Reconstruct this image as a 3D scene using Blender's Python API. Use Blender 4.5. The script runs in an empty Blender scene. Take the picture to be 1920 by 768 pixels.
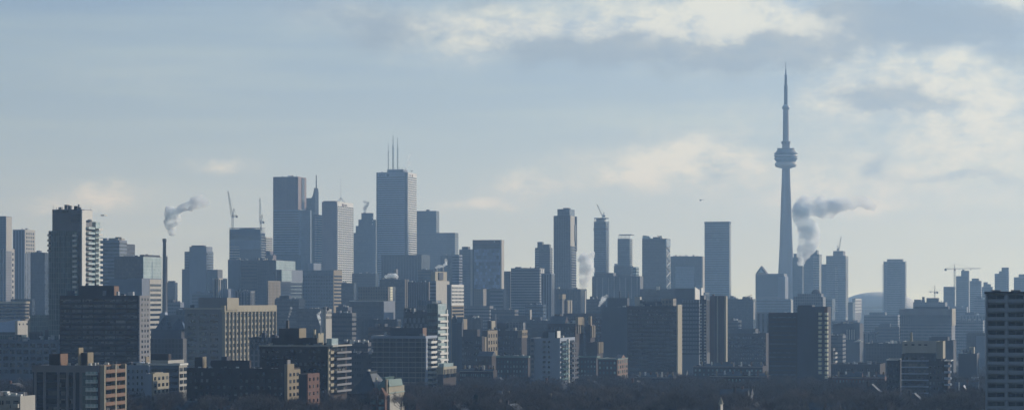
import bpy, bmesh, math, random
from mathutils import Vector, Matrix, noise
SC = bpy.context.scene
COL = SC.collection
R = math.radians
rnd = random.Random(7)
# ------------------------------------------------------------------ frame of the place
F = 4725.0; CX = 960.0; HY = 558.0; CAMZ = 75.0
A = R(13.5)                       # the street grid is turned 13.5 degrees
TX, TY = math.cos(A), -math.sin(A)
DX, DY = math.sin(A), math.cos(A)
def G(y):
    # the land rises gently towards the viewer's ridge
    t = max(0.0, min(1.0, (2450 - y) / 1350.0)); return 19.0 * t * t * (3 - 2 * t)
ROOTS = []
def WX(px, D): return (px - CX) / F * D
def WZ(py, D): return CAMZ - (py - HY) / F * D
SUN_AZ = R(54); SUN_EL = R(19)
# ------------------------------------------------------------------ materials
def nodes(m):
    m.use_nodes = True
    return m.node_tree.nodes, m.node_tree.links
def mat(name, col, rough=.85, var=.25, scale=.15, streak=True, spec=.3):
    m = bpy.data.materials.new(name); n, l = nodes(m)
    b = n['Principled BSDF']; b.inputs['Roughness'].default_value = rough
    b.inputs['Specular IOR Level'].default_value = spec
    tc = n.new('ShaderNodeTexCoord'); mp = n.new('ShaderNodeMapping')
    mp.inputs['Scale'].default_value = (1, 1, .25 if streak else 1)
    l.new(tc.outputs['Object'], mp.inputs['Vector'])
    no = n.new('ShaderNodeTexNoise'); no.inputs['Scale'].default_value = scale
    no.inputs['Detail'].default_value = 6; no.inputs['Roughness'].default_value = .65
    l.new(mp.outputs[0], no.inputs['Vector'])
    mx = n.new('ShaderNodeMix'); mx.data_type = 'RGBA'
    var = min(.85, var*1.6); lo = [c * (1 - var) for c in col] + [1]; hi = [min(.9, c * (1 + var)) for c in col] + [1]
    mx.inputs[6].default_value = lo; mx.inputs[7].default_value = hi
    l.new(no.outputs['Fac'], mx.inputs[0]); l.new(mx.outputs[2], b.inputs['Base Color'])
    return m
def facade(name, c1, c2, cm, cw, ch, mw=.12, rough=.35, bias=-.2, spec=.5, off=0.0, metal=0.0):
    """panels with joints, laid out over both street directions"""
    m = bpy.data.materials.new(name); n, l = nodes(m)
    b = n['Principled BSDF']; b.inputs['Roughness'].default_value = rough
    b.inputs['Specular IOR Level'].default_value = spec; b.inputs['Metallic'].default_value = metal
    tc = n.new('ShaderNodeTexCoord'); sp = n.new('ShaderNodeSeparateXYZ'); l.new(tc.outputs['Object'], sp.inputs[0])
    ad = n.new('ShaderNodeMath'); ad.operation = 'ADD'; l.new(sp.outputs[0], ad.inputs[0]); l.new(sp.outputs[1], ad.inputs[1])
    cb = n.new('ShaderNodeCombineXYZ'); l.new(ad.outputs[0], cb.inputs[0]); l.new(sp.outputs[2], cb.inputs[1])
    br = n.new('ShaderNodeTexBrick'); br.offset = off; br.squash = 1
    br.inputs['Scale'].default_value = 1; br.inputs['Brick Width'].default_value = cw; br.inputs['Row Height'].default_value = ch
    br.inputs['Mortar Size'].default_value = mw; br.inputs['Bias'].default_value = bias; br.inputs['Mortar Smooth'].default_value = .1
    br.inputs['Color1'].default_value = (*c1, 1); br.inputs['Color2'].default_value = (*c2, 1); br.inputs['Mortar'].default_value = (*cm, 1)
    l.new(cb.outputs[0], br.inputs['Vector'])
    no = n.new('ShaderNodeTexNoise'); no.inputs['Scale'].default_value = .06; no.inputs['Detail'].default_value = 5
    l.new(tc.outputs['Object'], no.inputs['Vector'])
    mr = n.new('ShaderNodeMapRange'); mr.inputs['To Min'].default_value = .6; mr.inputs['To Max'].default_value = 1.4
    l.new(no.outputs['Fac'], mr.inputs[0])
    vm = n.new('ShaderNodeVectorMath'); vm.operation = 'SCALE'; l.new(br.outputs['Color'], vm.inputs[0]); l.new(mr.outputs[0], vm.inputs['Scale'])
    l.new(vm.outputs[0], b.inputs['Base Color'])
    return m
def glass(name, dark, light, thr=.72, rough=.12, cell=1.6, spec=.6):
    """window glass: most panes dark, some with pale blinds drawn"""
    m = bpy.data.materials.new(name); n, l = nodes(m)
    b = n['Principled BSDF']; b.inputs['Roughness'].default_value = rough; b.inputs['Specular IOR Level'].default_value = spec
    ge = n.new('ShaderNodeNewGeometry'); mp = n.new('ShaderNodeVectorMath'); mp.operation = 'SCALE'; mp.inputs['Scale'].default_value = 1 / cell
    l.new(ge.outputs['Position'], mp.inputs[0])
    fl = n.new('ShaderNodeVectorMath'); fl.operation = 'FLOOR'; l.new(mp.outputs[0], fl.inputs[0])
    wn = n.new('ShaderNodeTexWhiteNoise'); l.new(fl.outputs[0], wn.inputs['Vector'])
    oi = n.new('ShaderNodeObjectInfo')
    ad = n.new('ShaderNodeMath'); ad.operation = 'ADD'; l.new(wn.outputs['Value'], ad.inputs[0]); l.new(oi.outputs['Random'], ad.inputs[1])
    hf = n.new('ShaderNodeMath'); hf.operation = 'MULTIPLY'; hf.inputs[1].default_value = .5; l.new(ad.outputs[0], hf.inputs[0])
    mr = n.new('ShaderNodeMapRange'); mr.inputs['From Min'].default_value = thr - .12; mr.inputs['From Max'].default_value = thr + .15; l.new(hf.outputs[0], mr.inputs[0])
    mx = n.new('ShaderNodeMix'); mx.data_type = 'RGBA'; mx.inputs[6].default_value = (*dark, 1); mx.inputs[7].default_value = (*light, 1)
    l.new(mr.outputs[0], mx.inputs[0]); l.new(mx.outputs[2], b.inputs['Base Color'])
    return m
M = {}
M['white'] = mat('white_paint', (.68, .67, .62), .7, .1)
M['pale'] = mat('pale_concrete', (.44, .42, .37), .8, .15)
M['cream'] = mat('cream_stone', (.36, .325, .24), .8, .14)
M['conc'] = mat('grey_concrete', (.22, .22, .23), .85, .2)
M['cool'] = mat('cool_grey_panel', (.16, .19, .24), .7, .2)
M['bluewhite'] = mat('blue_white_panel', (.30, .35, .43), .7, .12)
M['shadew'] = mat('shaded_white_panel', (.32, .37, .43), .7, .12)  # white panel with the shade put into its colour
M['darkc'] = mat('dark_concrete', (.055, .06, .075), .8, .25)
M['black'] = mat('black_steel', (.03, .03, .035), .6, .2)
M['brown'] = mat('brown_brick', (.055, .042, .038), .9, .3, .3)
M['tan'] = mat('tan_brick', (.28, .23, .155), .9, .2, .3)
M['red'] = mat('red_brick', (.15, .08, .06), .9, .25, .3)
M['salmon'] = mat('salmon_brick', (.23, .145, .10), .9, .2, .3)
M['granite'] = mat('brown_granite', (.12, .08, .075), .6, .2)
M['slate'] = mat('slate_roof', (.07, .085, .10), .7, .3, .4)
M['copper'] = mat('green_copper_roof', (.16, .24, .22), .7, .3, .4)
M['roof'] = mat('gravel_roof', (.10, .10, .10), .95, .35, .2, False)
M['snow'] = mat('snowy_roof', (.42, .44, .48), .8, .25, .12, False)
M['steel'] = mat('galvanised_steel', (.40, .42, .44), .5, .2)
M['crane'] = mat('crane_steel', (.22, .20, .17), .6, .2)
M['towerc'] = mat('tower_concrete', (.34, .33, .33), .85, .12, .05)
M['dglass'] = facade('dark_blue_glass', (.020, .030, .045), (.05, .07, .10), (.07, .08, .10), 1.6, 3.4, .14, .18)
M['bglass'] = facade('blue_glass', (.05, .08, .13), (.10, .15, .22), (.16, .19, .24), 1.8, 3.6, .2, .2)
M['gglass'] = facade('green_glass', (.045, .085, .095), (.10, .16, .17), (.16, .20, .22), 1.5, 3.1, .16, .2)
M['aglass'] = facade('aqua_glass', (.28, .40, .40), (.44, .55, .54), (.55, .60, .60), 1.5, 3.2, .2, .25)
M['brownf'] = facade('brown_window_wall', (.03, .03, .035), (.07, .06, .06), (.08, .062, .058), 2.4, 2.9, .5, .6)
M['darkf'] = facade('dark_window_wall', (.02, .022, .028), (.045, .048, .058), (.06, .062, .072), 2.2, 3.0, .45, .5)
M['greyf'] = facade('grey_window_wall', (.05, .06, .075), (.10, .11, .13), (.17, .18, .21), 2.4, 3.2, .5, .5)
M['tanf'] = facade('tan_window_wall', (.08, .07, .06), (.13, .12, .10), (.22, .19, .15), 2.6, 3.2, .6, .7)
M['tdf'] = facade('black_tower_wall', (.02, .024, .03), (.04, .045, .055), (.035, .04, .048), 1.5, 3.8, .3, .3)
M['scotia'] = facade('granite_window_wall', (.10, .065, .06), (.15, .10, .09), (.20, .13, .115), 2.2, 3.9, .5, .5)
M['mottle'] = facade('mottled_blue_panel', (.03, .05, .10), (.30, .38, .55), (.05, .07, .12), 3.4, 4.2, .1, .3, .1, .5, .5)
M['pglass'] = facade('pale_glass', (.12, .17, .24), (.17, .23, .31), (.24, .30, .37), 1.8, 3.9, .25, .22)
M['win'] = glass('window_glass', (.012, .016, .022), (.20, .20, .19), .68)
M['glint'] = mat('painted_sunlit_gold', (.88, .80, .58), .3, .1)  # bright pale gold painted in place of sun glint and sunlight
M['dwin'] = glass('dim_balcony_glass', (.04, .047, .06), (.10, .11, .12), .6, .5, spec=.15)
M['winb'] = glass('band_glass', (.02, .027, .038), (.08, .09, .10), .68, .15, 3.0)
M['wing'] = glass('green_window_glass', (.05, .10, .11), (.30, .42, .40), .55)
M['twig'] = mat('bare_twig', (.08, .068, .06), 1.0, .3, .4, False, .05)
_n, _l = nodes(M['twig']); _p = _n['Principled BSDF']; _src = _p.inputs['Base Color'].links[0].from_socket
_oi = _n.new('ShaderNodeObjectInfo'); _mr = _n.new('ShaderNodeMapRange'); _mr.inputs['To Min'].default_value = .75; _mr.inputs['To Max'].default_value = 2.3; _l.new(_oi.outputs['Random'], _mr.inputs[0])
_sc = _n.new('ShaderNodeVectorMath'); _sc.operation = 'SCALE'; _l.new(_src, _sc.inputs[0]); _l.new(_mr.outputs[0], _sc.inputs['Scale']); _l.new(_sc.outputs[0], _p.inputs['Base Color'])
M['twigfar'] = mat('bare_twig_far', (.11, .093, .082), 1.0, .75, .035, False, .05)
M['bark'] = mat('bark', (.06, .05, .043), 1.0, .3, .6, False, .05)
M['fir'] = mat('evergreen_needles', (.03, .045, .028), 1.0, .3, .6, False, .05)
# ------------------------------------------------------------------ mesh helpers
class MB:
    def __init__(s): s.v = []; s.f = []; s.mi = []
    def add(s, vs, fs, mi=0):
        o = len(s.v); s.v += [tuple(v) for v in vs]; s.f += [tuple(i + o for i in f) for f in fs]; s.mi += [mi] * len(fs)
    def box(s, x0, x1, y0, y1, z0, z1, mi=0):
        s.add([(x0,y0,z0),(x1,y0,z0),(x1,y1,z0),(x0,y1,z0),(x0,y0,z1),(x1,y0,z1),(x1,y1,z1),(x0,y1,z1)],
              [(3,2,1,0),(4,5,6,7),(0,1,5,4),(1,2,6,5),(2,3,7,6),(3,0,4,7)], mi)
    def tube(s, p0, p1, r0, r1=None, n=4, mi=0, cap=True):
        r1 = r0 if r1 is None else r1
        p0 = Vector(p0); p1 = Vector(p1); d = (p1 - p0)
        if d.length < 1e-6: return
        d.normalize(); a = d.orthogonal().normalized(); b = d.cross(a)
        vs = []
        for p, r in ((p0, r0), (p1, r1)):
            for k in range(n):
                t = 2 * math.pi * (k + .5) / n; vs.append(p + (a * math.cos(t) + b * math.sin(t)) * r)
        fs = [(k, (k + 1) % n, n + (k + 1) % n, n + k) for k in range(n)]
        if cap: fs += [tuple(range(n - 1, -1, -1)), tuple(range(n, 2 * n))]
        s.add(vs, fs, mi)
    def lattice(s, p0, p1, w, step, r=.12, mi=0, w1=None):
        """four chords with cross bracing"""
        w1 = w if w1 is None else w1
        p0 = Vector(p0); p1 = Vector(p1); d = (p1 - p0); L = d.length; d.normalize()
        up = Vector((0, 0, 1)) if abs(d.z) < .9 else Vector((0, 1, 0))
        a = d.cross(up).normalized(); b = d.cross(a)
        n = max(2, int(L / step)); co = [(1, 1), (-1, 1), (-1, -1), (1, -1)]
        def P(i, c):
            f = i / n; ww = (w + (w1 - w) * f) / 2
            return p0 + d * (L * f) + a * (co[c % 4][0] * ww) + b * (co[c % 4][1] * ww)
        for c in range(4):
            s.tube(P(0, c), P(n, c), r, n=3, mi=mi)
            for i in range(n):
                s.tube(P(i, c), P(i + 1, c + 1), r * .7, n=3, mi=mi, cap=False)
                s.tube(P(i, c), P(i, c + 1), r * .7, n=3, mi=mi, cap=False)
    def lathe(s, prof, n=32, c=(0, 0), mi=0):
        o = len(s.v); k = len(prof)
        vs = [(c[0] + r * math.cos(2*math.pi*j/n), c[1] + r * math.sin(2*math.pi*j/n), z) for r, z in prof for j in range(n)]
        fs = [(i*n + j, i*n + (j+1) % n, (i+1)*n + (j+1) % n, (i+1)*n + j) for i in range(k-1) for j in range(n)]
        fs += [tuple(range(n - 1, -1, -1)), tuple((k-1)*n + j for j in range(n))]
        s.add(vs, fs, mi)
    def mesh(s, name, mats, smooth=False):
        me = bpy.data.meshes.new(name); me.from_pydata(s.v, [], s.f)
        for m in (mats if isinstance(mats, (list, tuple)) else [mats]): me.materials.append(m)
        if any(s.mi): me.polygons.foreach_set('material_index', s.mi)
        if smooth: me.polygons.foreach_set('use_smooth', [True] * len(s.f))
        me.update(); return me
def link(name, me, parent=None, loc=(0, 0, 0), rz=0):
    o = bpy.data.objects.new(name, me); COL.objects.link(o); o.location = loc; o.rotation_euler[2] = rz
    if parent is not None: o.parent = parent
    return o
def tag(o, label=None, cat=None, group=None, kind=None):
    if label: o['label'] = label
    if cat: o['category'] = cat
    if group: o['group'] = group
    if kind: o['kind'] = kind
    return o
BOXC = {}
def boxmesh(w, d, h, m, nm):
    """shared box: origin at centre of its base"""
    k = (round(w, 2), round(d, 2), round(h, 2), m, nm)
    if k not in BOXC:
        b = MB(); b.box(-w/2, w/2, -d/2, d/2, 0, h); BOXC[k] = b.mesh(nm, M[m])
    return BOXC[k]
FOOT = []
class Bld:
    def __init__(s, name, label, x0, xc, x1, yt, D, wall, cat='building', group=None, dep=None, par=1.0, roof='roof', yb=None, zt=None, wallmesh=True):
        k0 = (x0 - CX) / F; k1 = (x1 - CX) / F
        if dep is None:
            Cy = D; Cx = (xc - CX) / F * D
            dep = (k1 * Cy - Cx) / (math.sin(A) - k1 * math.cos(A))
        else:
            Cy = D; Cx = k1 * (D + dep * math.cos(A)) - dep * math.sin(A)
            if x1 == xc: Cx = (xc - CX) / F * D
        dep = max(6, dep)
        w = (Cx - k0 * Cy) / (math.cos(A) + k0 * math.sin(A))
        s.D = D; s.w = w; s.dep = dep; s.H = WZ(yt, D) if zt is None else zt
        s.wall = wall
        s.Rx = Cx - w/2 * TX + dep/2 * DX; s.Ry = Cy - w/2 * TY + dep/2 * DY
        s.zb = max(0, WZ(yb + 12, D)) if yb else 0
        s.root = link(name, None, None, (s.Rx, s.Ry, 0), -A); tag(s.root, label, cat, group)
        ROOTS.append(s.root)
        s.nwin = 0
        FOOT.append((s.Rx, s.Ry, w/2 + 3, dep/2 + 3))
        if wallmesh:
            s.wallo = s.vol('wall', -w/2, w/2, -dep/2, dep/2, 0, s.H, wall, par, roof)
    def vol(s, nm, x0, x1, y0, y1, z0, z1, m, par=1.0, roof='roof', parent=None):
        b = MB(); t = min(.4, (x1-x0)/4); p = min(par, (z1-z0)/3)
        vs = [(x0,y0,z0),(x1,y0,z0),(x1,y1,z0),(x0,y1,z0),(x0,y0,z1),(x1,y0,z1),(x1,y1,z1),(x0,y1,z1),
              (x0+t,y0+t,z1),(x1-t,y0+t,z1),(x1-t,y1-t,z1),(x0+t,y1-t,z1),(x0+t,y0+t,z1-p),(x1-t,y0+t,z1-p),(x1-t,y1-t,z1-p),(x0+t,y1-t,z1-p)]
        b.add(vs, [(3,2,1,0),(0,1,5,4),(1,2,6,5),(2,3,7,6),(3,0,4,7),(4,5,9,8),(5,6,10,9),(6,7,11,10),(7,4,8,11),
                   (8,9,13,12),(9,10,14,13),(10,11,15,14),(11,8,12,15)], 0)
        b.add(vs, [(12,13,14,15)], 1)
        return link(nm, b.mesh(nm, [M[m], M[roof]]), parent or s.root)
    def lx(s, px, ly=None):
        ly = -s.dep/2 if ly is None else ly
        k = (px - CX) / F
        return (k * (s.Ry + ly*DY) - (s.Rx + ly*DX)) / (math.cos(A) + k * math.sin(A))
    def ly(s, px, lx=None):
        lx = s.w/2 if lx is None else lx
        k = (px - CX) / F
        return (k * (s.Ry + lx*TY) - (s.Rx + lx*TX)) / (math.sin(A) - k * math.cos(A))
    def z(s, py): return WZ(py, s.D)
    def ph(s, x0, xc, x1, yt, e=2.0, m=None, nm='roof_house', z0=None, dep=None, roof='roof', par=.4):
        m = m or s.wall
        y0 = -s.dep/2 + e; a = s.lx(x0, y0); b = s.lx(xc, y0)
        if dep is None:
            y1 = s.ly(x1, b)
            if not (y0 + 2 < y1 < y0 + 90): y1 = y0 + max(4, (b - a) * .6)
        else: y1 = y0 + dep
        Dl = s.Ry + b*TY + y0*DY
        z1 = WZ(yt, Dl)
        return s.vol(nm, a, b, y0, y1, s.H - 1 if z0 is None else z0, z1, m, par, roof)
    def wing(s, x0, xc, x1, yt, e=0.3, m=None, dep=None, nm='wing', roof='roof'):
        return s.ph(x0, xc, x1, yt, e, m, nm, 0, dep, roof, 1.0)
    def bands(s, fh=3.6, frac=.45, m='winb', z0=None, z1=None, off=.12, nm='window_band', xr=None, mx=95):
        z1 = s.H - 1.5 if z1 is None else z1; z0 = s.zb if z0 is None else z0
        s.nb = getattr(s, 'nb', 0) + 1
        if m == 'winb' and nm == 'window_band' and xr is None and s.D < 3700 and (int(abs(s.Rx)*7) % 5) < 2:
            # upright bays instead of floor bands
            n = max(4, min(16, int(s.w / (3.2 + int(abs(s.Ry)) % 3)))); cw = s.w / n; me = boxmesh(cw*.42, .5, z1 - z0, 'winb', 'window_bay')
            for i in range(n): link('window_bay', me, s.root, (-s.w/2 + cw*(i+.5), -s.dep/2, z0))
            n = max(3, min(10, int(s.dep / 5))); cw = s.dep / n; me = boxmesh(.5, cw*.42, z1 - z0, 'winb', 'window_bay')
            for i in range(n): link('window_bay', me, s.root, (s.w/2, -s.dep/2 + cw*(i+.5), z0))
            return
        x0, x1 = xr or (-s.w/2 - off, s.w/2 + off)
        n = min(mx, int((z1 - z0) / fh)); h = fh * frac
        me = boxmesh(x1 - x0, s.dep + 2*off, h, m, nm)
        for i in range(n):
            link(nm, me, s.root, ((x0 + x1)/2, 0, z1 - (i+1)*fh + (fh-h)/2))
    def stripes(s, face, n, p0, p1, y0, y1, frac, m, proud=.25, nm='pier'):
        z0, z1 = s.z(y1), s.z(y0)
        for i in range(n):
            f = (i + .5) / n
            if face == 'F':
                a, b = s.lx(p0), s.lx(p1); u = a + (b-a)*f; W = abs(b-a)/n*frac
                link(nm, boxmesh(W, 2*proud, z1-z0, m, nm), s.root, (u, -s.dep/2, z0))
            else:
                a, b = s.ly(p0), s.ly(p1); u = a + (b-a)*f; W = abs(b-a)/n*frac
                link(nm, boxmesh(2*proud, W, z1-z0, m, nm), s.root, (s.w/2, u, z0))
    def grid(s, face, cols, fh, p0=None, p1=None, y0=None, y1=None, wf=.5, hf=.5, m='win', proud=.1, nm='window', mx=50, skip=0):
        z1 = s.z(y0) if y0 else s.H - 1.2; z0 = max(s.z(y1), .5) if y1 else s.zb
        rows = max(1, int(round((z1 - z0) / fh)))
        if face == 'F': a = s.lx(p0) if p0 else -s.w/2; b = s.lx(p1) if p1 else s.w/2
        else: a = s.ly(p0) if p0 else -s.dep/2; b = s.ly(p1) if p1 else s.dep/2
        cw = (b - a) / cols; W = abs(cw) * wf; h = fh * hf
        me = boxmesh(W, 2*proud, h, m, nm) if face == 'F' else boxmesh(2*proud, W, h, m, nm)
        rest = MB(); k = 0
        for r in range(rows):
            z = z1 - (r + 1) * fh + (fh - h) / 2
            for c in range(cols):
                if skip and rnd.random() < skip: continue
                u = a + cw * (c + .5)
                p = (u, -s.dep/2, z) if face == 'F' else (s.w/2, u, z)
                if k < mx and s.nwin < 98: link(nm, me, s.root, p); k += 1; s.nwin += 1
                else:
                    dx, dy = (W/2, proud) if face == 'F' else (proud, W/2)
                    rest.box(p[0]-dx, p[0]+dx, p[1]-dy, p[1]+dy, z, z + h)
        if rest.v:
            o = link(nm, rest.mesh(nm, M[m]), s.root); o['kind'] = 'stuff'
    def balc(s, face, p0, p1, y0, y1, fh=2.9, depth=1.6, m='pale', rail=None, solid=True, wm='win', hrail=1.05, offy=0.0, mx=40):
        z1, z0 = s.z(y0), s.z(y1)
        n = max(1, min(mx, int(round((z1 - z0) / fh))))
        if face == 'F': a, b = s.lx(p0), s.lx(p1)
        else: a, b = s.ly(p0), s.ly(p1)
        W = abs(b - a); u = (a + b) / 2
        key = ('balc', face, round(W, 2), depth, m, rail, hrail)
        if key not in BOXC:
            q = MB()
            q.box(-W/2, W/2, -depth, .1, -.2, 0)
            q.box(-W/2, W/2, -depth - .12, -depth, -.25, hrail, 1)
            q.box(-W/2 - .1, -W/2, -depth - .12, .1, -.25, hrail, 1); q.box(W/2, W/2 + .1, -depth - .12, .1, -.25, hrail, 1)
            BOXC[key] = q.mesh('balcony', [M[m], M[rail or m]])
        for i in range(n):
            z = z1 - (i + 1) * fh
            loc = (u, -s.dep/2 - offy, z) if face == 'F' else (s.w/2 + offy, u, z)
            link('balcony', BOXC[key], s.root, loc, 0 if face == 'F' else math.pi/2)
            me = boxmesh(W * .8, .2, 2.1, wm, 'balcony_door') if face == 'F' else boxmesh(.2, W * .8, 2.1, wm, 'balcony_door')
            link('balcony_door', me, s.root, (loc[0], loc[1], z + .05))
    def clutter(s, n, m='steel', hmax=2.5, zz=None, seed=1):
        n = int(n*1.8) if s.D < 1800 else n; r = random.Random(seed + int(s.Rx)); zz = s.H - 1 if zz is None else zz
        for i in range(n):
            w = r.uniform(.6, 3); me = boxmesh(round(w), round(r.uniform(1, 3)), round(r.uniform(1.2, 1 + hmax), 1), r.choice([m, 'conc', 'darkc']), 'roof_unit')
            link('roof_unit', me, s.root, (r.uniform(-.42, .42)*s.w, r.uniform(-.45, .1)*s.dep, zz))
    def mast(s, px, y0, y1, r=.3, e=3, m='steel', lat=None, nm='antenna'):
        ly = -s.dep/2 + e; x = s.lx(px, ly); Dl = s.Ry + x*TY + ly*DY
        b = MB(); zt = WZ(y1, Dl); z0 = min(WZ(y0, Dl), zt - 1)
        if lat:
            zm = z0 + (zt - z0) * .7
            b.lattice((0, 0, 0), (0, 0, zm - z0), lat, lat * 1.3, max(.15, lat * .1)); b.tube((0, 0, zm - z0), (0, 0, zt - z0), r, r * .5, 6)
        else: b.tube((0, 0, 0), (0, 0, zt - z0), r, r * .6, 6)
        return link(nm, b.mesh(nm, M[m]), s.root, (x, ly, z0))
def sign(s, face, p0, y0, text, size, m, nm='sign_lettering', proud=.2):
    c = bpy.data.curves.new(nm, 'FONT'); c.body = text; c.size = size; c.extrude = .08; c.align_x = 'LEFT'
    c.materials.append(M[m]); o = bpy.data.objects.new(nm, c); COL.objects.link(o); o.parent = s.root
    bpy.context.view_layer.update(); me = bpy.data.meshes.new_from_object(o.evaluated_get(bpy.context.evaluated_depsgraph_get())); bpy.data.objects.remove(o); o = link(nm, me, s.root)
    if face == 'F': o.location = (s.lx(p0), -s.dep/2 - proud, s.z(y0)); o.rotation_euler = (R(90), 0, 0)
    else: o.location = (s.w/2 + proud, s.ly(p0), s.z(y0)); o.rotation_euler = (R(90), 0, R(90))
    return o
# ================================================================== FAR SKYLINE (left to right)
OT, AT, CT = 'office_tower', 'apartment_building', 'condominium_tower'
b = Bld(CT, 'pale gridded tower cut by the left photo edge, upper shaft narrower than its base', -14, 5, 27, 465, 3200, 'greyf', 'tower', yb=565)
b.wing(-16, 11, 22, 405, 3, 'greyf', nm='upper_shaft'); b.vol('sunlit_side_skin', b.w/2 - .5, b.w/2 + .3, -b.dep/2 + .2, b.dep/2 - .2, 0, b.z(466), 'pale'); xk = b.lx(11, -b.dep/2 + 3); b.vol('sunlit_side_skin', xk - .5, xk + .35, -b.dep/2 + 3.2, b.ly(22, xk), b.z(470), b.z(406), 'pale'); b.grid('R', 4, 7, 7, 26, 470, 560, .5, .5, 'winb', proud=.4, mx=60); b.bands(3.4, .4)  # pale skins put the sunlight into the colour of the right faces
b = Bld(CT, 'blue grey tower with a sunlit gridded corner, second from the left edge', 24, 46, 66, 430, 3350, 'cool', 'tower', yb=560)
b.vol('sunlit_side_skin', b.w/2 - .5, b.w/2 + .3, -b.dep/2 + 1, b.dep/2 - 1, b.z(474), b.z(430), 'pale'); b.grid('R', 4, 5, 48, 64, 434, 475, .6, .6, 'winb', proud=.4, mx=60); b.bands(3.4, .35); b.clutter(3)  # pale skin only where the side is sunlit, brightness painted in
b = Bld(OT, 'dark flat topped block just left of the tall balconied tower', 57, 84, 95, 473, 2900, 'dglass', 'tower', yb=600); b.clutter(4)
# tall glass and cream tower
b = Bld(CT, 'tall dark glass tower at left with a sunlit cream wall and stacked white balconies', 91, 153, 176, 432, 1500, 'gglass', 'tower', yb=640)
b.wing(98, 153.5, 173, 392, .15, 'conc', nm='top_storeys'); D1 = b; b.stripes('F', 5, 99, 146, 440, 600, .06, 'cool', .15)
yy = b.ly(173); b.vol('cream_wall_strip', b.w/2 - .2, b.w/2 + .5, -b.dep/2 - .4, -b.dep/2 + 5.5, 0, b.z(394), 'white')
b.vol('cream_wall_strip', b.w/2 - .3, b.w/2 + .42, -b.dep/2 + 3.4, yy - .5, b.z(412), b.z(393), 'white')
b.vol('dark_slot', b.lx(147), b.lx(152.7), -b.dep/2 - .25, -b.dep/2 + 1, 0, b.z(434), 'dglass')
b.vol('louvre_panel', b.lx(133), b.lx(152), -b.dep/2 - .3, -b.dep/2 + 1, b.z(415), b.z(401), 'dglass'); b.vol('louvre_panel', b.lx(99), b.lx(128), -b.dep/2 - .3, -b.dep/2 + 1, b.z(398), b.z(394), 'dglass')
b.balc('F', 138, 144.5, 433, 565, 3.05, 1.5, 'white', 'white', wm='wing', mx=15)
b.balc('F', 91, 95.5, 432, 470, 3.05, 1.5, 'pale', 'pale', mx=4)
b.balc('R', 161, 173, 418, 565, 3.05, 1.7, 'white', 'aglass', wm='wing', mx=16)
x = b.w/2; b.vol('rear_glass_bay', x - 8, x + 1.2, b.ly(176) , b.ly(176) + 7, 0, b.z(414), 'aglass')
q = boxmesh(2.2, 6, 1.2, 'white', 'balcony')
for i in range(16): link('balcony', q, b.root, (x + 2.2, b.ly(176) + 3, b.z(430) - 3.05*i))
b.vol('roof_canopy', b.lx(170), x + 8, b.ly(172), b.ly(178), b.z(403), b.z(401), 'white', .1)
for px in (100, 106, 112, 118, 170): b.mast(px, 394, 388 if px != 100 else 384, .12, 4)
b.clutter(4, zz=b.z(393))
b = Bld(OT, 'pale blue office block with horizontal window stripes and a curved top corner', 186, 224, 238, 450, 2600, 'cool', 'tower', yb=600)
b.bands(3.7, .45, 'winb'); b.ph(204, 222, 234, 446, 2, 'pale'); b.ph(216, 225, 228, 444, 5, 'black'); b.wing(188, 200, 206, 446, 6, 'bluewhite')
b = Bld(OT, 'slatted dark block attached behind the pale blue striped office', 232, 236, 253, 457, 2640, 'darkc', 'tower', yb=520); b.bands(1.8, .4, 'winb', z0=b.z(482))
b = Bld(OT, 'dark glass office with a glowing aqua side and a plant deck on its roof', 214, 268, 303, 480, 2300, 'dglass', 'tower', yb=600)
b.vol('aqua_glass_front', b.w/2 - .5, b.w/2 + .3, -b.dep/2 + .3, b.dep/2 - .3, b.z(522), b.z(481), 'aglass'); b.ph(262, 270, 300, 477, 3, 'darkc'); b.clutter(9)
b.grid('F', 10, 4, None, None, 484, 560, .7, .5, 'winb', mx=40)
b = Bld(OT, 'grey block with a plain blue front, standing right of the dark penthouse roof', 204, 238, 246, 523, 2150, 'cool', 'office block', yb=600)
b = Bld(OT, 'white office with long horizontal window strips catching the sun beside the chimney', 238, 266, 302, 521, 2080, 'cool', 'office block', yb=600)
b.vol('white_panel_front', b.w/2 - .5, b.w/2 + .3, b.ly(280), b.dep/2 - .3, 0, b.z(523), 'pale'); 
for i in range(14):
    link('window_band', boxmesh(.3, b.dep * .55, 1.9, 'winb', 'window_band'), b.root, (b.w/2 + .4, b.ly(291), b.z(536) - 4.1*i))
b = Bld(OT, 'dark low office seen just right of the smokestack', 312, 328, 333, 529, 3300, 'dglass', 'office block', yb=580); b.ph(315, 326, 329, 526)
# smokestacks
def stack(label, px, y0, D, r0, r1, m='conc', ylip=True):
    q = MB(); h = WZ(y0, D); q.lathe([(r0, 0), (r0*.9, h*.4), (r1, h - 3), (r1*1.25, h - 2.9), (r1*1.25, h), (r1*.75, h), (r1*.75, h - 2)], 20)
    o = link('smokestack', q.mesh('smokestack', M[m], True), None, (WX(px, D), D, 0)); tag(o, label, 'chimney'); return o
stack('tall tapering grey smokestack rising alone left of the steam clouds', 308.4, 447, 2300, 2.6, 1.5)
stack('thin second flue standing tight behind the tall grey smokestack', 312.8, 480, 2330, .8, .55)
stack('thin black flue in front of the small bright banded office', 403.5, 522, 2000, .7, .5, 'black')
b = Bld(OT, 'broad shouldered grey office tower with stepped sides and a raised centre', 346, 388, 400, 471, 3500, 'bglass', 'tower', yb=590)
b.wing(355, 387, 391, 462, -1.2, 'cool', 24, 'centre_shaft'); b.wing(341, 358, 362, 504, -.6, 'darkf', 30); b.wing(388, 408, 411, 505, -.6, 'darkf', 20); b.bands(3.8, .4); b.ph(359, 382, 386, 459.5, 6, 'darkc', z0=b.z(466))
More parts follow.
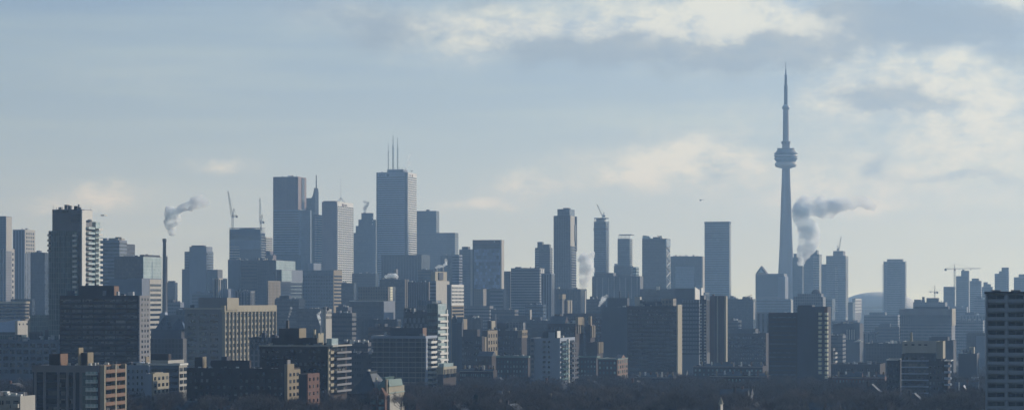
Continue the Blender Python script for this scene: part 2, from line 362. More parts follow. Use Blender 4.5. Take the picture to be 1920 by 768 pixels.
b = Bld(OT, 'small bright cream office with narrow bands behind the thin black flue', 398, 410, 426, 521, 2900, 'pale', 'office block', yb=580); b.bands(3.6, .4); b.wing(418, 428, 438, 541, 8, 'cool')
# tower under construction
b = Bld('unfinished_tower', 'unfinished tower with open floors, netting and ragged top beneath two cranes', 430, 489, 497, 436, 3800, 'dglass', 'tower under construction', yb=500)
b.ph(450, 472, 478, 427, 6, 'darkc'); UC = b
for i in range(5): link('floor_slab', boxmesh(b.w*1.02, b.dep*1.02, .5, 'conc', 'floor_slab'), b.root, (0, 0, b.H + .5 + i*1.9 - 1))
for i in range(14):
    link('column', boxmesh(.7, .7, 9, 'conc', 'column'), b.root, (-b.w/2 + 1 + i*(b.w-2)/13, -b.dep/2 + .7, b.H - 1))
for i in range(6): link('open_floor', boxmesh(b.lx(449)-b.lx(430), 1.2, 1.3, 'pale', 'open_floor'), b.root, ((b.lx(449)+b.lx(430))/2, -b.dep/2 - .3, b.z(487) + i*3.9))
for i in range(2): link('safety_screen', boxmesh(b.w*.98, .8, 14 - i*4, ('cool', 'darkc')[i], 'safety_screen'), b.root, (0, -b.dep/2 - .4, b.z(467) + i*20))
for i in range(10): link('open_floor', boxmesh(1.5, b.dep, .6, 'pale', 'open_floor'), b.root, (b.w/2 + .6, 0, b.z(487) + i*3.9))
b = Bld(CT, 'small sunlit cream condominium tower peeping out right of the unfinished tower', 492, 499, 511, 444, 4000, 'pale', 'tower', yb=480); b.bands(3.2, .5); b.wing(488, 506, 512, 470, -3, 'granite')
def luffer(label, px, yb, ym, tip, D, h=40, m='crane', w=1.7, back=4):
    """crane with a raised jib: mast, cab, counter jib, jib, frame and weight"""
    x0, z0 = WX(px, D), WZ(yb, D); zm = WZ(ym, D); xt, zt = WX(tip[0], D), WZ(tip[1], D)
    root = link('tower_crane', None, None, (x0, D, z0)); tag(root, label, 'crane')
    zz = zm - z0; q = MB(); q.lattice((0,0,0), (0,0,zz), w, w*1.2, .2); link('mast', q.mesh('mast', M[m]), root)
    q = MB(); s_ = 1 if xt > x0 else -1; q.lattice((s_*1, 0, zz), (xt - x0, 0, zt - z0), w*1.1, w*1.4, .17, w1=w*.5); link('jib', q.mesh('jib', M[m]), root)
    q = MB(); q.lattice((0,0,zz), (-s_*back*1.6, 0, zz + .5), w, 1.8, .2); link('counter_jib', q.mesh('counter_jib', M[m]), root)
    q = MB(); q.box(-s_*back*1.6-1.3, -s_*back*1.6+1.3, -1.2, 1.2, zz-2.2, zz+.8); link('counterweight', q.mesh('counterweight', M['conc']), root)
    q = MB(); q.lattice((0,0,zz), (-s_*2.2, 0, zz + (zt-zm)*.3), w*.8, 2, .16); link('a_frame', q.mesh('a_frame', M[m]), root)
    q = MB(); q.box(-1.4, 1.4, -2.6, -.8, zz - 2.5, zz); link('cab', q.mesh('cab', M['white']), root)
    q = MB(); p = Vector((-s_*2.2, 0, zz + (zt-zm)*.3)); e = Vector((xt-x0, 0, zt-z0)); q.tube(p, e*.93 + Vector((0,0,zz))*.07, .09, n=3); q.tube(p, (-s_*back*1.6, 0, zz+.5), .09, n=3); link('stay_cable', q.mesh('stay_cable', M['black']), root)
    return root
luffer('tall crane with steeply raised jib at the left corner of the unfinished tower', 436, 430, 405, (427.5, 358), 3790, w=2.4)
luffer('crane with upright jib at the right side of the unfinished tower roof', 489, 432, 416, (487.3, 371), 3800, w=2.2, back=2.5)
# banded block and sign building in front
b = Bld(OT, 'long dark banded office block standing under the unfinished tower', 428, 516, 530, 487, 3000, 'darkf', 'office block', yb=620)
b.vol('pale_end_bay', -b.w/2 - .3, b.lx(451), -b.dep/2 - .6, b.dep/2 + .2, 0, b.z(486), 'cool'); b.bands(3.9, .35, xr=(b.lx(453), b.lx(482))); b.clutter(14, 'pale', 3)
b.grid('F', 12, 3.8, 484, 516, 505, 560, .4, .6, 'winb', mx=40)
b = Bld(OT, 'dark block topped by a large pale green sign panel', 505, 517, 553, 488, 2950, 'dglass', 'office block', yb=560)
b.vol('pale_green_panel', b.w/2 - .4, b.w/2 + .5, -b.dep/2 + .5, b.dep/2, b.z(505), b.z(488), 'aglass')
b = Bld(OT, 'slim tan concrete shaft between the banded block and the glass offices', 500, 503, 526, 526, 2700, 'tanf', 'office block', yb=620); b.stripes('R', 8, 504, 525, 528, 610, .3, 'tan', nm='pier')
b = Bld(OT, 'squat blue grey block with a mottled silver billboard on its sunlit side', 519, 527, 567, 505, 2800, 'dglass', 'office block', yb=600)
b.vol('grey_top_panel', b.w/2 - .4, b.w/2 + .4, -b.dep/2 + .4, b.dep/2, b.z(528), b.z(505), 'cool')
b.vol('billboard', b.w/2 - .4, b.w/2 + .55, -b.dep/2 + .5, b.ly(546), b.z(526.5), b.z(506), 'aglass')
for i in range(5): link('ledge', boxmesh(1, b.dep*.5, .5, 'aglass', 'ledge'), b.root, (b.w/2 + .4, b.ly(555), b.z(529) - 4*i))
# granite tower, glass tower, spire tower
b = Bld(OT, 'tall square topped reddish brown granite tower with a notched right side', 512, 559, 574.5, 331, 4150, 'scotia', 'tower', yb=420)
b.vol('dark_notch', b.w/2 - 3, b.w/2 + .8, b.ly(565.5), b.ly(570), b.z(410), b.z(332.5), 'dglass'); b.stripes('F', 16, 513, 558, 332, 400, .35, 'granite'); b.clutter(8, seed=3)
b.mast(529, 331, 327, .25); b.mast(556, 331, 328.5, .5)
b = Bld(OT, 'broad pale blue glass office standing in front of the brown granite tower', 513, 563.5, 584, 393, 3900, 'pglass', 'tower', yb=520)
b.bands(3.9, .5, 'winb', xr=(-b.w/2 - .15, b.lx(560))); b.wing(563, 582, 584, 394, .5, 'bglass'); b.wing(500, 562, 566, 478, -6, 'dglass')
b = Bld(OT, 'slender dark blue tower whose swept roof rises into a needle spire', 562, 584, 596, 371, 4300, 'dglass', 'tower', yb=520)
x0, x1 = b.lx(583), b.w/2 + 6; zq = b.z(371); prof = []
q = MB(); n = 10; y0, y1 = -b.dep/2 - .3, b.dep/2 * .2
top = [(x0 + (x1-x0)*.85*(i/n), zq + (b.z(352) - zq) * (i/n)**2.2) for i in range(n+1)] + [(x1, b.z(360))]
vs = [(x, yy_, z) for yy_ in (y0, y1) for x, z in [(x0, 0), (x1, 0)][:1] + top + [(x1, 0)]]
k = len(vs)//2; q.add(vs, [tuple(range(k))[::-1], tuple(range(k, 2*k))] + [(i, (i+1) % k, k + (i+1) % k, k + i) for i in range(k)])
link('swept_crown', q.mesh('swept_crown', M['dglass']), b.root)
b.mast(593, 360, 328, 1.2, .5, 'darkc', nm='spire'); b.bands(4, .4)
b = Bld(OT, 'light banded glass flank standing right beside the needle spire tower', 590, 595, 603.5, 402, 4240, 'bglass', 'tower', yb=520); b.bands(4, .4, 'pale', nm='spandrel_band')
b = Bld(OT, 'square tower with a brilliant white ribbed side and a red mark at its top', 603.5, 632, 662, 378, 4200, 'scotia', 'tower', yb=520)
b.vol('sunlit_white_skin', b.w/2 - .5, b.w/2 + .4, -b.dep/2 - .2, b.dep/2, b.z(530), b.z(377.5), 'white')  # white skin paints this side as sunlit against the darker front
for i in range(38): link('window_band', boxmesh(.4, b.dep - 2.5, 1.75, 'winb', 'window_band'), b.root, (b.w/2 + .4, 0, b.z(388) - i*3.75))
for i in range(8): link('pier', boxmesh(.5, .9, b.z(386) - b.z(530), 'white', 'pier'), b.root, (b.w/2 + .75, -b.dep/2 + 1 + (b.dep-2)*i/7, b.z(530)))
b.vol('red_logo_mark', b.w/2, b.w/2 + .75, b.ly(641), b.ly(643.8), b.z(385.5), b.z(380.8), 'red', .05)
b.vol('logo_lettering', b.w/2, b.w/2 + .7, b.ly(645), b.ly(650), b.z(384.5), b.z(381.8), 'darkc', .05)
b.mast(639, 377, 334, .25, 8); q = MB()
ty = -b.dep/2 + 8; tx = b.lx(639, ty)
for sx, sy in ((1,1),(1,-1),(-1,1),(-1,-1)): q.tube((tx, ty, b.z(370)), (tx + sx*6, ty + sy*6, b.H - 1), .3)
link('mast_brace', q.mesh('mast_brace', M['steel']), b.root); b.ph(606, 629, 636, 376.4, 6)
b = Bld(CT, 'dark stepped tower with a thin smoke wisp from its flat top', 663, 697, 705, 436, 4450, 'dglass', 'tower', yb=520)
b.wing(667, 698, 704, 423, 1.5, 'dglass'); b.wing(672, 697, 705, 411, 3, 'dglass'); b.wing(677.5, 696, 700, 399, 4.5, 'dglass'); b.bands(3.6, .35)
for i in range(17): link('white_dash', boxmesh(.5, 2.2, 1.8, 'white', 'white_dash'), b.root, (b.w/2 + .2, -b.dep/2 + 3 + (i % 2)*3, b.z(408) - i*6))  # white paint gives the dashes their lit look
# the tall white banded tower
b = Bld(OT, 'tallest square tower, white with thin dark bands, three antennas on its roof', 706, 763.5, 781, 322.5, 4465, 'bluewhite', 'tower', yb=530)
FC = b; z1 = b.z(333)
for i in range(50): link('window_band', boxmesh(b.w - 6, .5, 1.6, 'winb', 'window_band'), b.root, (-.8, -b.dep/2 - .1, z1 - i*3.95))
for i in range(42): link('window_band', boxmesh(.5, b.dep - 8, 1.8, 'winb', 'window_band'), b.root, (b.w/2 + .42, 2, z1 - i*3.95))
b.vol('sunlit_white_skin', b.w/2 - .5, b.w/2 + .3, -b.dep/2 + 3.5, b.dep/2, 0, b.H - .4, 'white')  # whiter than the front: sunlight on this side is in its colour
b.vol('corner_recess', b.w/2 - 4.5, b.w/2 + .6, -b.dep/2 - .3, -b.dep/2 + 3.4, 0, b.H - .3, 'dglass'); b.vol('corner_recess', -b.w/2 - .3, -b.w/2 + 1.8, -b.dep/2 - .3, -b.dep/2 + 3, 0, b.H - .3, 'darkc')
b.ph(726, 756, 764, 317.5, 7, 'cool'); b.clutter(16, 'darkc', 4, seed=5)
for px, yt_, r_, lt in ((728, 268, .35, .9), (737, 254, .7, 1.9), (745.5, 258, .5, 1.5)): b.mast(px, 318, yt_, r_, 14, 'darkc', lt)
for i, px in enumerate((731, 733, 740, 742, 748, 750, 753, 755, 760)): b.mast(px, 320, 315.5 - (i * 7 % 3), .3, 10, 'darkc')
b.mast(772, 323, 319.6, .35, 8, 'darkc'); link('roof_unit', boxmesh(4.5, 1.5, .6, 'darkc', 'roof_unit'), b.root, (b.lx(772, -b.dep/2+8), -b.dep/2 + 8, b.z(320)))
sign(b, 'F', 711, 330, 'BMO', 5.2, 'darkc'); sign(b, 'R', 767.3, 329.5, 'BMO', 4.6, 'cool', proud=.5)
q = MB(); q.tube((b.lx(727.5), -b.dep/2 - .7, b.z(328)), (b.lx(727.5), -b.dep/2 + .1, b.z(328)), 2.6, n=20); link('roundel', q.mesh('roundel', M['darkc']), b.root)
q = MB(); q.tube((b.w/2 - .1, b.ly(772.6), b.z(328)), (b.w/2 + .7, b.ly(772.6), b.z(328)), 2.6, n=20); link('roundel', q.mesh('roundel', M['red']), b.root)
b = Bld(OT, 'plain black square tower right behind the tallest white banded tower', 778, 818, 823.5, 395, 4700, 'tdf', 'tower', yb=480); b.ph(799, 804, 806, 392.5, 8); b.bands(3.9, .3)
b.stripes('F', 12, 779, 818, 397, 440, .2, 'darkc')
b = Bld(OT, 'wide plain black block stepping down right of the black square tower', 781, 853, 859.5, 436, 4600, 'tdf', 'tower', yb=520); b.bands(3.9, .3)
b = Bld(OT, 'broad blue black block in front of the tallest tower with a dull flat roof', 715, 790, 806, 477, 3500, 'dglass', 'office block', yb=560); b.stripes('F', 14, 716, 790, 479, 540, .25, 'darkc'); b.grid('F', 20, 4, None, None, 480, 540, .5, .5, 'winb')
b = Bld(OT, 'narrow dark tower with a small top hut left of the patterned hospital', 861, 884, 889, 467, 3700, 'darkf', 'tower', yb=560); b.ph(866, 878, 882, 462); b.bands(3.6, .4)
b = Bld(OT, 'pale ribbed grey tower slice beside the black block', 848, 861, 867, 477, 3400, 'cool', 'tower', yb=560); b.bands(3.8, .45); b.wing(882, 889, 893, 467, 4, 'pale', 10)
b = Bld('hospital_tower', 'dark tower with mottled blue panels and a plain band round the top', 887.5, 940, 944.8, 450, 3300, 'mottle', 'tower', yb=560)
b.vol('top_band', -b.w/2 - .5, b.w/2 + .4, -b.dep/2 - .6, b.dep/2, b.z(456.5), b.z(449.4), 'granite'); b.vol('dark_band', -b.w/2 - .4, b.w/2 + .3, -b.dep/2 - .4, b.dep/2, b.z(466), b.z(456.7), 'dglass')
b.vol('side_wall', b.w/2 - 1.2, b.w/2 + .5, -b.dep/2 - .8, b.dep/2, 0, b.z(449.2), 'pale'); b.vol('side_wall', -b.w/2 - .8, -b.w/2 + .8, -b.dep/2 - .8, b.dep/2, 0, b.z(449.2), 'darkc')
b.vol('white_roof_mark', b.lx(926), b.lx(928.4), -b.dep/2 - .9, -b.dep/2 - .4, b.z(454.5), b.z(451.8), 'white', .05)
# centre
b = Bld(OT, 'low block with bright vertical stripes right of the patterned hospital', 945, 957, 968, 508, 3050, 'darkf', 'office block', yb=600); b.stripes('R', 4, 957, 967, 512, 590, .35, 'pale'); b.grid('F', 5, 3.6, None, None, 512, 590, .5, .5, 'winb')
b = Bld(AT, 'long grey blue slab with faint ribs in front of the stepped balconied tower', 958, 1012, 1021, 502, 3000, 'greyf', 'apartment block', yb=600); b.clutter(8); b.bands(3.2, .35)
b.stripes('R', 2, 1014, 1020, 504, 560, .5, 'white')
b = Bld(CT, 'balconied grey tower with a stepped top left of the tallest centre tower', 1003, 1031, 1036, 464, 3600, 'darkf', 'tower', yb=520); b.ph(1007.5, 1017, 1019.5, 453, 2); b.ph(1019, 1030, 1033, 457.5, 3); b.balc('F', 1004, 1010, 466, 520, 3.2, 1.2, 'conc', mx=16); b.bands(3.2, .4)
b = Bld(OT, 'dull blue mid rise block below the stepped balconied tower', 1015, 1034, 1040, 512, 2850, 'cool', 'office block', yb=600); b.bands(3.6, .4)
b = Bld(CT, 'tall dark centre tower with a pale framed crown and jagged sunlit right edge', 1038, 1069, 1080.5, 404, 3400, 'dglass', 'tower', yb=545)
b.ph(1045, 1068, 1077.5, 391.5, 2, 'bglass'); b.ph(1056, 1066, 1070, 389.5, 5, 'darkc'); b.vol('sunlit_glass_side', b.w/2 - .5, b.w/2 + .4, -b.dep/2 + .6, b.ly(1077), b.z(461), b.z(404), 'pale')
b.vol('side_fin', b.w/2 - 1, b.w/2 + 1.2, b.ly(1076.5), b.ly(1078.5), b.z(452), b.z(420), 'dglass'); b.vol('side_fin', b.w/2 - 1, b.w/2 + 1.2, b.ly(1079), b.ly(1080.4), b.z(470), b.z(404), 'darkc'); b.bands(3.4, .3); 
b.stripes('F', 9, 1039, 1068, 406, 540, .12, 'cool')
for i in range(24): link('balcony', boxmesh(1.4, b.dep*.7, 1, 'conc', 'balcony'), b.root, (b.w/2 + .6, 0, b.z(462) - 3.4*i))
b = Bld('unfinished_tower', 'slim tower topped by a wide concrete forming deck and an angled crane', 1113.5, 1136, 1139.5, 415, 3900, 'bglass', 'tower under construction', yb=520)
b.vol('forming_deck', b.lx(1114), b.lx(1138), -b.dep/2 - 1, b.dep/2, b.z(409.5), b.z(408), 'darkc', .2)
for i in range(9): link('strut', boxmesh(.5, .5, 5.3, 'conc', 'strut'), b.root, (-b.w/2 + 1 + i*(b.w-1)/8, -b.dep/2, b.H - .6))
b.bands(3.4, .35); b.vol('dark_ring', -b.w/2 - .5, b.w/2 + .5, -b.dep/2 - .6, b.dep/2, b.z(432), b.z(427), 'darkc')
b.ph(1118, 1134, 1136, 409, 2, 'white')
q = MB(); xh = b.w/2 + 2.5; q.lattice((xh, 0, 0), (xh, 0, b.z(414)), 1.6, 2, .2); link('construction_hoist', q.mesh('construction_hoist', M['steel']), b.root)
luffer('small crane leaning left on the forming deck of the slim centre tower', 1130.3, 408, 404, (1119.2, 383), 3900, w=1.5, back=1.5)
b = Bld('unfinished_tower', 'shorter unfinished tower with a flared deck and a sunlit ladder like side', 1158, 1180.5, 1185.5, 447, 3900, 'bglass', 'tower under construction', yb=520)
b.vol('forming_deck', b.lx(1160.5), b.lx(1184), -b.dep/2 - 1, b.dep/2, b.z(440.2), b.z(439), 'darkc', .2)
for i in range(9): link('strut', boxmesh(.5, .5, 6, 'conc', 'strut'), b.root, (-b.w/2 + 2 + i*(b.w-2)/8, -b.dep/2, b.H - .6))
for i in range(15): link('floor_slab', boxmesh(2.4, b.dep*.9, .6, 'pale', 'floor_slab'), b.root, (b.w/2 + 1, 0, b.H - 2 - i*3.1))
b.bands(3.1, .35)
b = Bld(OT, 'dark podium block under the flared deck tower', 1151, 1183, 1187, 498, 3700, 'dglass', 'office block', yb=560); b.ph(1152, 1156, 1158, 494); b.grid('F', 10, 4, None, None, 500, 550, .5, .5, 'winb')
b = Bld(OT, 'small pale glass box tucked right of the dark podium', 1186, 1193, 1198, 500, 3720, 'aglass', 'office block', yb=540); b.bands(4, .3)
b = Bld(OT, 'wide glass tower with a slanted prow roof and bright diagonal braces on its right', 1204, 1249, 1256.5, 447, 3600, 'dglass', 'tower', yb=560)
b.bands(3.9, .3); q = MB(); a0, a1 = -b.w/2, b.lx(1220); zz = b.z(447); y0 = -b.dep/2 + .2; y1 = y0 + 12
q.add([(a0,y0,zz),(a1,y0,zz),(a1,y1,zz),(a0,y1,zz),(a0+1,y0,b.z(440.5)),(a1-3,y0,b.z(442)),(a1-3,y1,b.z(442)),(a0+1,y1,b.z(440.5))], [(4,5,6,7),(0,1,5,4),(1,2,6,5),(2,3,7,6),(3,0,4,7)])
link('glass_prow', q.mesh('glass_prow', M['aglass']), b.root); b.ph(1224, 1238, 1242, 444, 3, 'darkc')
b.vol('glazed_corner', b.lx(1247), b.w/2 + .6, -b.dep/2 - .7, b.dep/2, b.z(461), b.z(446.6), 'pglass')
for i in range(9):
    q = MB(); za = b.z(462) - i*7.2; e0, e1 = -b.dep/2 + .5, b.dep/2 - .5
    if i % 2: e0, e1 = e1, e0
    q.tube((b.w/2 + .5, e0, za), (b.w/2 + .5, e1, za - 7.2), .55, n=4); link('diagonal_brace', q.mesh('diagonal_brace', M['white']), b.root)
luffer('small flat crane on the roof of the tower with bright diagonal braces', 1237, 447, 443, (1232, 441), 3620, w=1, back=1)
b = Bld(OT, 'huge portal shaped black office with a lighter panel set in its middle', 1257, 1317, 1320.5, 480, 3900, 'dglass', 'tower', yb=560)
b.vol('inner_panel', b.lx(1266), b.lx(1302), -b.dep/2 - .5, -b.dep/2 + 1, 0, b.z(499), 'pglass'); b.vol('side_wall', b.w/2 - 1, b.w/2 + .6, -b.dep/2 - .4, b.dep/2, 0, b.z(480), 'pale'); b.bands(3.9, .25); b.clutter(12, seed=4)
b = Bld(OT, 'plain dark slab tower standing alone left of the needle tower, flat roof', 1321, 1367.5, 1370.6, 415.5, 4400, 'bglass', 'tower', yb=560)
b.vol('roof_band', -b.w/2 - .4, b.w/2 + .4, -b.dep/2 - .4, b.dep/2, b.z(418.5), b.z(415), 'darkc', .5); b.bands(4.1, .4)
for i in range(30): link('side_ledge', boxmesh(1, b.dep*.95, 1, 'pale', 'side_ledge'), b.root, (b.w/2 + .4, 0, b.z(424) - i*4.1))
# ------------------------------------------------------------------ the great needle tower
D = 5000.0; cx = WX(1473.4, D); zf = lambda py: WZ(py, D); pr = D / F
root = link('observation_tower', None, None, (cx, D, 0)); tag(root, 'very tall concrete needle tower with a round observation pod and antenna', 'tower')
def star(prof, n=36):
    q = MB(); vs = []
    for r, c, z in prof:      # leg radius, hub radius
        for j in range(n):
            t = 2*math.pi*j/n; k = abs(math.cos(1.5*(t - R(90)))) ** 3
            rr = c + (r - c) * k; vs.append((rr*math.cos(t), rr*math.sin(t), z))
    fs = [(i*n+j, i*n+(j+1) % n, (i+1)*n+(j+1) % n, (i+1)*n+j) for i in range(len(prof)-1) for j in range(n)]
    fs.append(tuple((len(prof)-1)*n+j for j in range(n))); q.add(vs, fs); return q
prof = []
for py, wpx in ((629, 44), (600, 37), (560, 32), (512, 28.5), (460, 23.5), (420, 21), (380, 18.6), (340, 15.6), (312, 14)):
    hw = wpx/2*pr; prof.append((hw*1.16, hw*.72, max(0, zf(py))))
q = star(prof); link('shaft', q.mesh('shaft', M['towerc']), root)
q = MB(); q.lathe([(r*pr, zf(y)) for r, y in ((7, 316), (13, 314.4), (19, 312.6), (20.6, 309.6), (20.6, 307), (19, 304.4), (14, 303.6))], 48); link('white_radome', q.mesh('white_radome', M['white'], True), root)
q = MB(); q.lathe([(r*pr, zf(y)) for r, y in ((14, 304), (18.5, 303), (19.5, 301), (21.8, 298), (21.8, 296.2))], 48); link('lower_deck', q.mesh('lower_deck', M['cool']), root)
q = MB(); q.lathe([(r*pr, zf(y)) for r, y in ((20.6, 296.4), (20.6, 293.8))], 48); link('pod_window_ring', q.mesh('pod_window_ring', M['winb']), root)
q = MB(); q.lathe([(r*pr, zf(y)) for r, y in ((21.8, 294), (22, 292), (21.6, 290.6), (20, 290.4))], 48); link('middle_deck', q.mesh('middle_deck', M['steel']), root)
q = MB(); q.lathe([(r*pr, zf(y)) for r, y in ((20.4, 290.6), (20.8, 288.6))], 48); link('pod_window_ring', q.mesh('pod_window_ring', M['winb']), root)
q = MB(); q.lathe([(r*pr, zf(y)) for r, y in ((22, 289), (22, 287.4), (18.5, 285), (16.2, 281), (15.2, 279.8), (9, 279.2))], 48); link('upper_deck', q.mesh('upper_deck', M['cool']), root)
q = MB(); q.lathe([(r*pr, zf(y)) for r, y in ((16, 282.5), (16.2, 278.6), (15.2, 278.2), (8, 278))], 40); link('roof_ring', q.mesh('roof_ring', M['conc']), root)
for k in range(10):
    t = 2*math.pi*k/10; q = MB(); q.tube((15.5*pr*math.cos(t), 15.5*pr*math.sin(t), zf(279)), (15.5*pr*math.cos(t), 15.5*pr*math.sin(t), zf(276.3)), .35, n=4); link('roof_antenna', q.mesh('roof_antenna', M['steel']), root)
q = star([(8.2*pr, 6*pr, zf(279)), (7.6*pr, 6*pr, zf(265))]); link('neck', q.mesh('neck', M['towerc']), root)
q = MB(); q.lathe([(r*pr, zf(y)) for r, y in ((7, 269.8), (8.6, 269.2), (8.6, 265.2), (6.4, 265))], 24); link('neck_collar', q.mesh('neck_collar', M['conc']), root)
q = MB(); q.lathe([(r*pr, zf(y)) for r, y in ((5.8, 270), (5.5, 230), (5.1, 204))], 12); link('upper_shaft', q.mesh('upper_shaft', M['towerc']), root)
q = MB(); q.lathe([(r*pr, zf(y)) for r, y in ((5, 206), (6.9, 204.4), (7.1, 201.4), (6.4, 199.6), (4.6, 197.4), (3.9, 196))], 28); link('sky_pod', q.mesh('sky_pod', M['steel'], True), root)
for (r0, ya, r1, yb_) in ((3.6, 200, 3.3, 162), (3.7, 162.4, 3.6, 160.4), (2.6, 162, 2.3, 142), (2.7, 142.6, 2.6, 141), (1.5, 142, 1.1, 130), (.7, 131, .35, 117)):
    q = MB(); q.lathe([(r0*pr, zf(ya)), (r1*pr, zf(yb_))], 10); link('antenna_section', q.mesh('antenna_section', M['conc']), root)
# ------------------------------------------------------------------ right of the needle tower
b = Bld(OT, 'grey office with a glass pyramid gable at its left corner, beside the needle tower', 1416.5, 1470, 1475.5, 512.5, 4000, 'greyf', 'tower', yb=565)
b.wing(1458, 1472, 1478, 518, -2, 'cool'); q = MB(); a0, a1 = b.lx(1417), b.lx(1437); am = (a0+a1)/2; y0 = -b.dep/2; za = b.z(512); zp = b.z(498)
q.add([(a0,y0,za),(a1,y0,za),(a1,y0+20,za),(a0,y0+20,za),(am,y0,zp),(am,y0+20,zp)], [(0,1,4),(1,2,5,4),(2,3,5),(3,0,4,5)]); link('gable_roof', q.mesh('gable_roof', M['darkc']), b.root)
q = MB(); a0 += 4; a1 -= 4; q.add([(a0,y0-.4,za+1),(a1,y0-.4,za+1),(am,y0-.4,zp-5),(a0,y0+.4,za+1),(a1,y0+.4,za+1),(am,y0+.4,zp-5)], [(0,1,2),(5,4,3),(0,3,4,1),(1,4,5,2),(2,5,3,0)]); link('gable_window', q.mesh('gable_window', M['aglass']), b.root)
b.grid('F', 14, 4.2, None, None, 516, 558, .5, .5, 'winb', mx=60)
for px in (1471.2, 1474.6): b.stripes('R', 1, px - .7, px + .7, 517, 556, 1, 'white', 1)
b = Bld(OT, 'broad dull blue block at the foot of the needle tower', 1396, 1482, 1486, 560, 3700, 'bglass', 'office block', yb=590); b.bands(4, .35); b.clutter(7); b.stripes('R', 2, 1482, 1486, 562, 590, .5, 'white', 1)
b = Bld(CT, 'dark slim tower half hidden at the foot of the big steam plume', 1486, 1499, 1503, 482, 4500, 'darkf', 'tower', yb=540); b.ph(1488, 1493, 1495, 475); b.bands(3.4, .3)
b = Bld(CT, 'black narrow shaft just below the big steam plume', 1495, 1504, 1507, 498, 4300, 'tdf', 'tower', yb=540); b.bands(3.4, .3)
b = Bld(CT, 'tower with lit balcony edges whose roof is wrapped by the big steam plume', 1507, 1536, 1541, 476, 4700, 'darkf', 'tower', yb=545); b.ph(1511, 1532, 1535, 468.5, 3); b.balc('F', 1525, 1535, 478, 545, 3.2, 2, 'pale', mx=22); b.bands(3.2, .4)
b = Bld(CT, 'plain mid height tower filling the gap between the two balconied twin towers', 1540, 1552, 1556, 495, 4600, 'darkf', 'tower', yb=560); b.bands(3.2, .4)
b = Bld(CT, 'tower with a thin raised crane on its boxed roof and lit balconies on its right', 1549, 1585.5, 1590.5, 479, 4450, 'greyf', 'tower', yb=590); b.ph(1562, 1581, 1585, 470, 3, 'conc'); b.bands(3.2, .4); b.balc('F', 1566, 1571, 498, 590, 3.2, 2, 'pale', mx=25)
for i in range(30): link('balcony', boxmesh(4, 9, 1.1, 'pale', 'balcony'), b.root, (b.w/2 + 2, -b.dep/2 + 5, b.z(487) - i*3.4))
luffer('thin pale crane raised steeply on the boxed roof beside the steam plume', 1572, 470, 467, (1577, 443.5), 4470, w=1.7, back=1)
b = Bld(OT, 'small white slab topped block just right of the crane tower', 1590, 1599, 1603, 566, 4200, 'dglass', 'office block', yb=585)
b = Bld(OT, 'little block with bright white floor lines left of the stadium dome', 1598, 1603, 1615, 559, 4250, 'greyf', 'office block', yb=585)
for i in range(5): link('floor_slab', boxmesh(b.w, b.dep, 1.6, 'white', 'floor_slab'), b.root, (1, -.6, b.z(562) - 5.2*i))
# stadium
D = 5150.0; root = link('domed_stadium', None, None, (WX(1662, D), D + 110, 0)); tag(root, 'pale retractable stadium dome behind the wide balconied tower', 'stadium')
q = MB(); rr = 84; hz = WZ(546.5, D); q.lathe([(rr + 4, 0), (rr + 4, hz - 36), (rr, hz - 35)], 48); link('drum_wall', q.mesh('drum_wall', M['white']), root)
q = MB(); q.lathe([(rr*math.cos(t), hz - 36 + 36*math.sin(t)) for t in [R(90)*i/12 for i in range(12)]] + [(.5, hz)], 48); link('roof_panel', q.mesh('roof_panel', M['white'], True), root)
q = MB(); q.lathe([(rr*.86*math.cos(t), hz - 33 + 36*math.sin(t)) for t in [R(90)*i/12 for i in range(12)]] + [(.5, hz + 3)], 48); o = link('roof_panel', q.mesh('roof_panel', M['white'], True), root, (10, 6, -3.5))
b = Bld(CT, 'wide balconied tower with cut corners at its roof, in front of the dome', 1656.5, 1698, 1699.5, 490, 4600, 'greyf', 'tower', yb=590, dep=28)
b.ph(1663, 1692.5, 1693, 485.3, 3, 'conc', dep=22); b.bands(3.3, .45)
for i in range(28): link('balcony', boxmesh(9, 3, 1.1, 'conc', 'balcony'), b.root, (b.w/2 - 2, -b.dep/2 - 1, b.z(497) - i*3.3)); link('balcony', boxmesh(9, 3, 1.1, 'conc', 'balcony'), b.root, (-b.w/2 + 2, -b.dep/2 - 1, b.z(497) - i*3.3))
for px in (1657.5, 1698.5): b.vol('corner_post', b.lx(px-.8), b.lx(px+.8), -b.dep/2, -b.dep/2 + 2, b.H - 1, b.z(488.8), 'pale', .1)
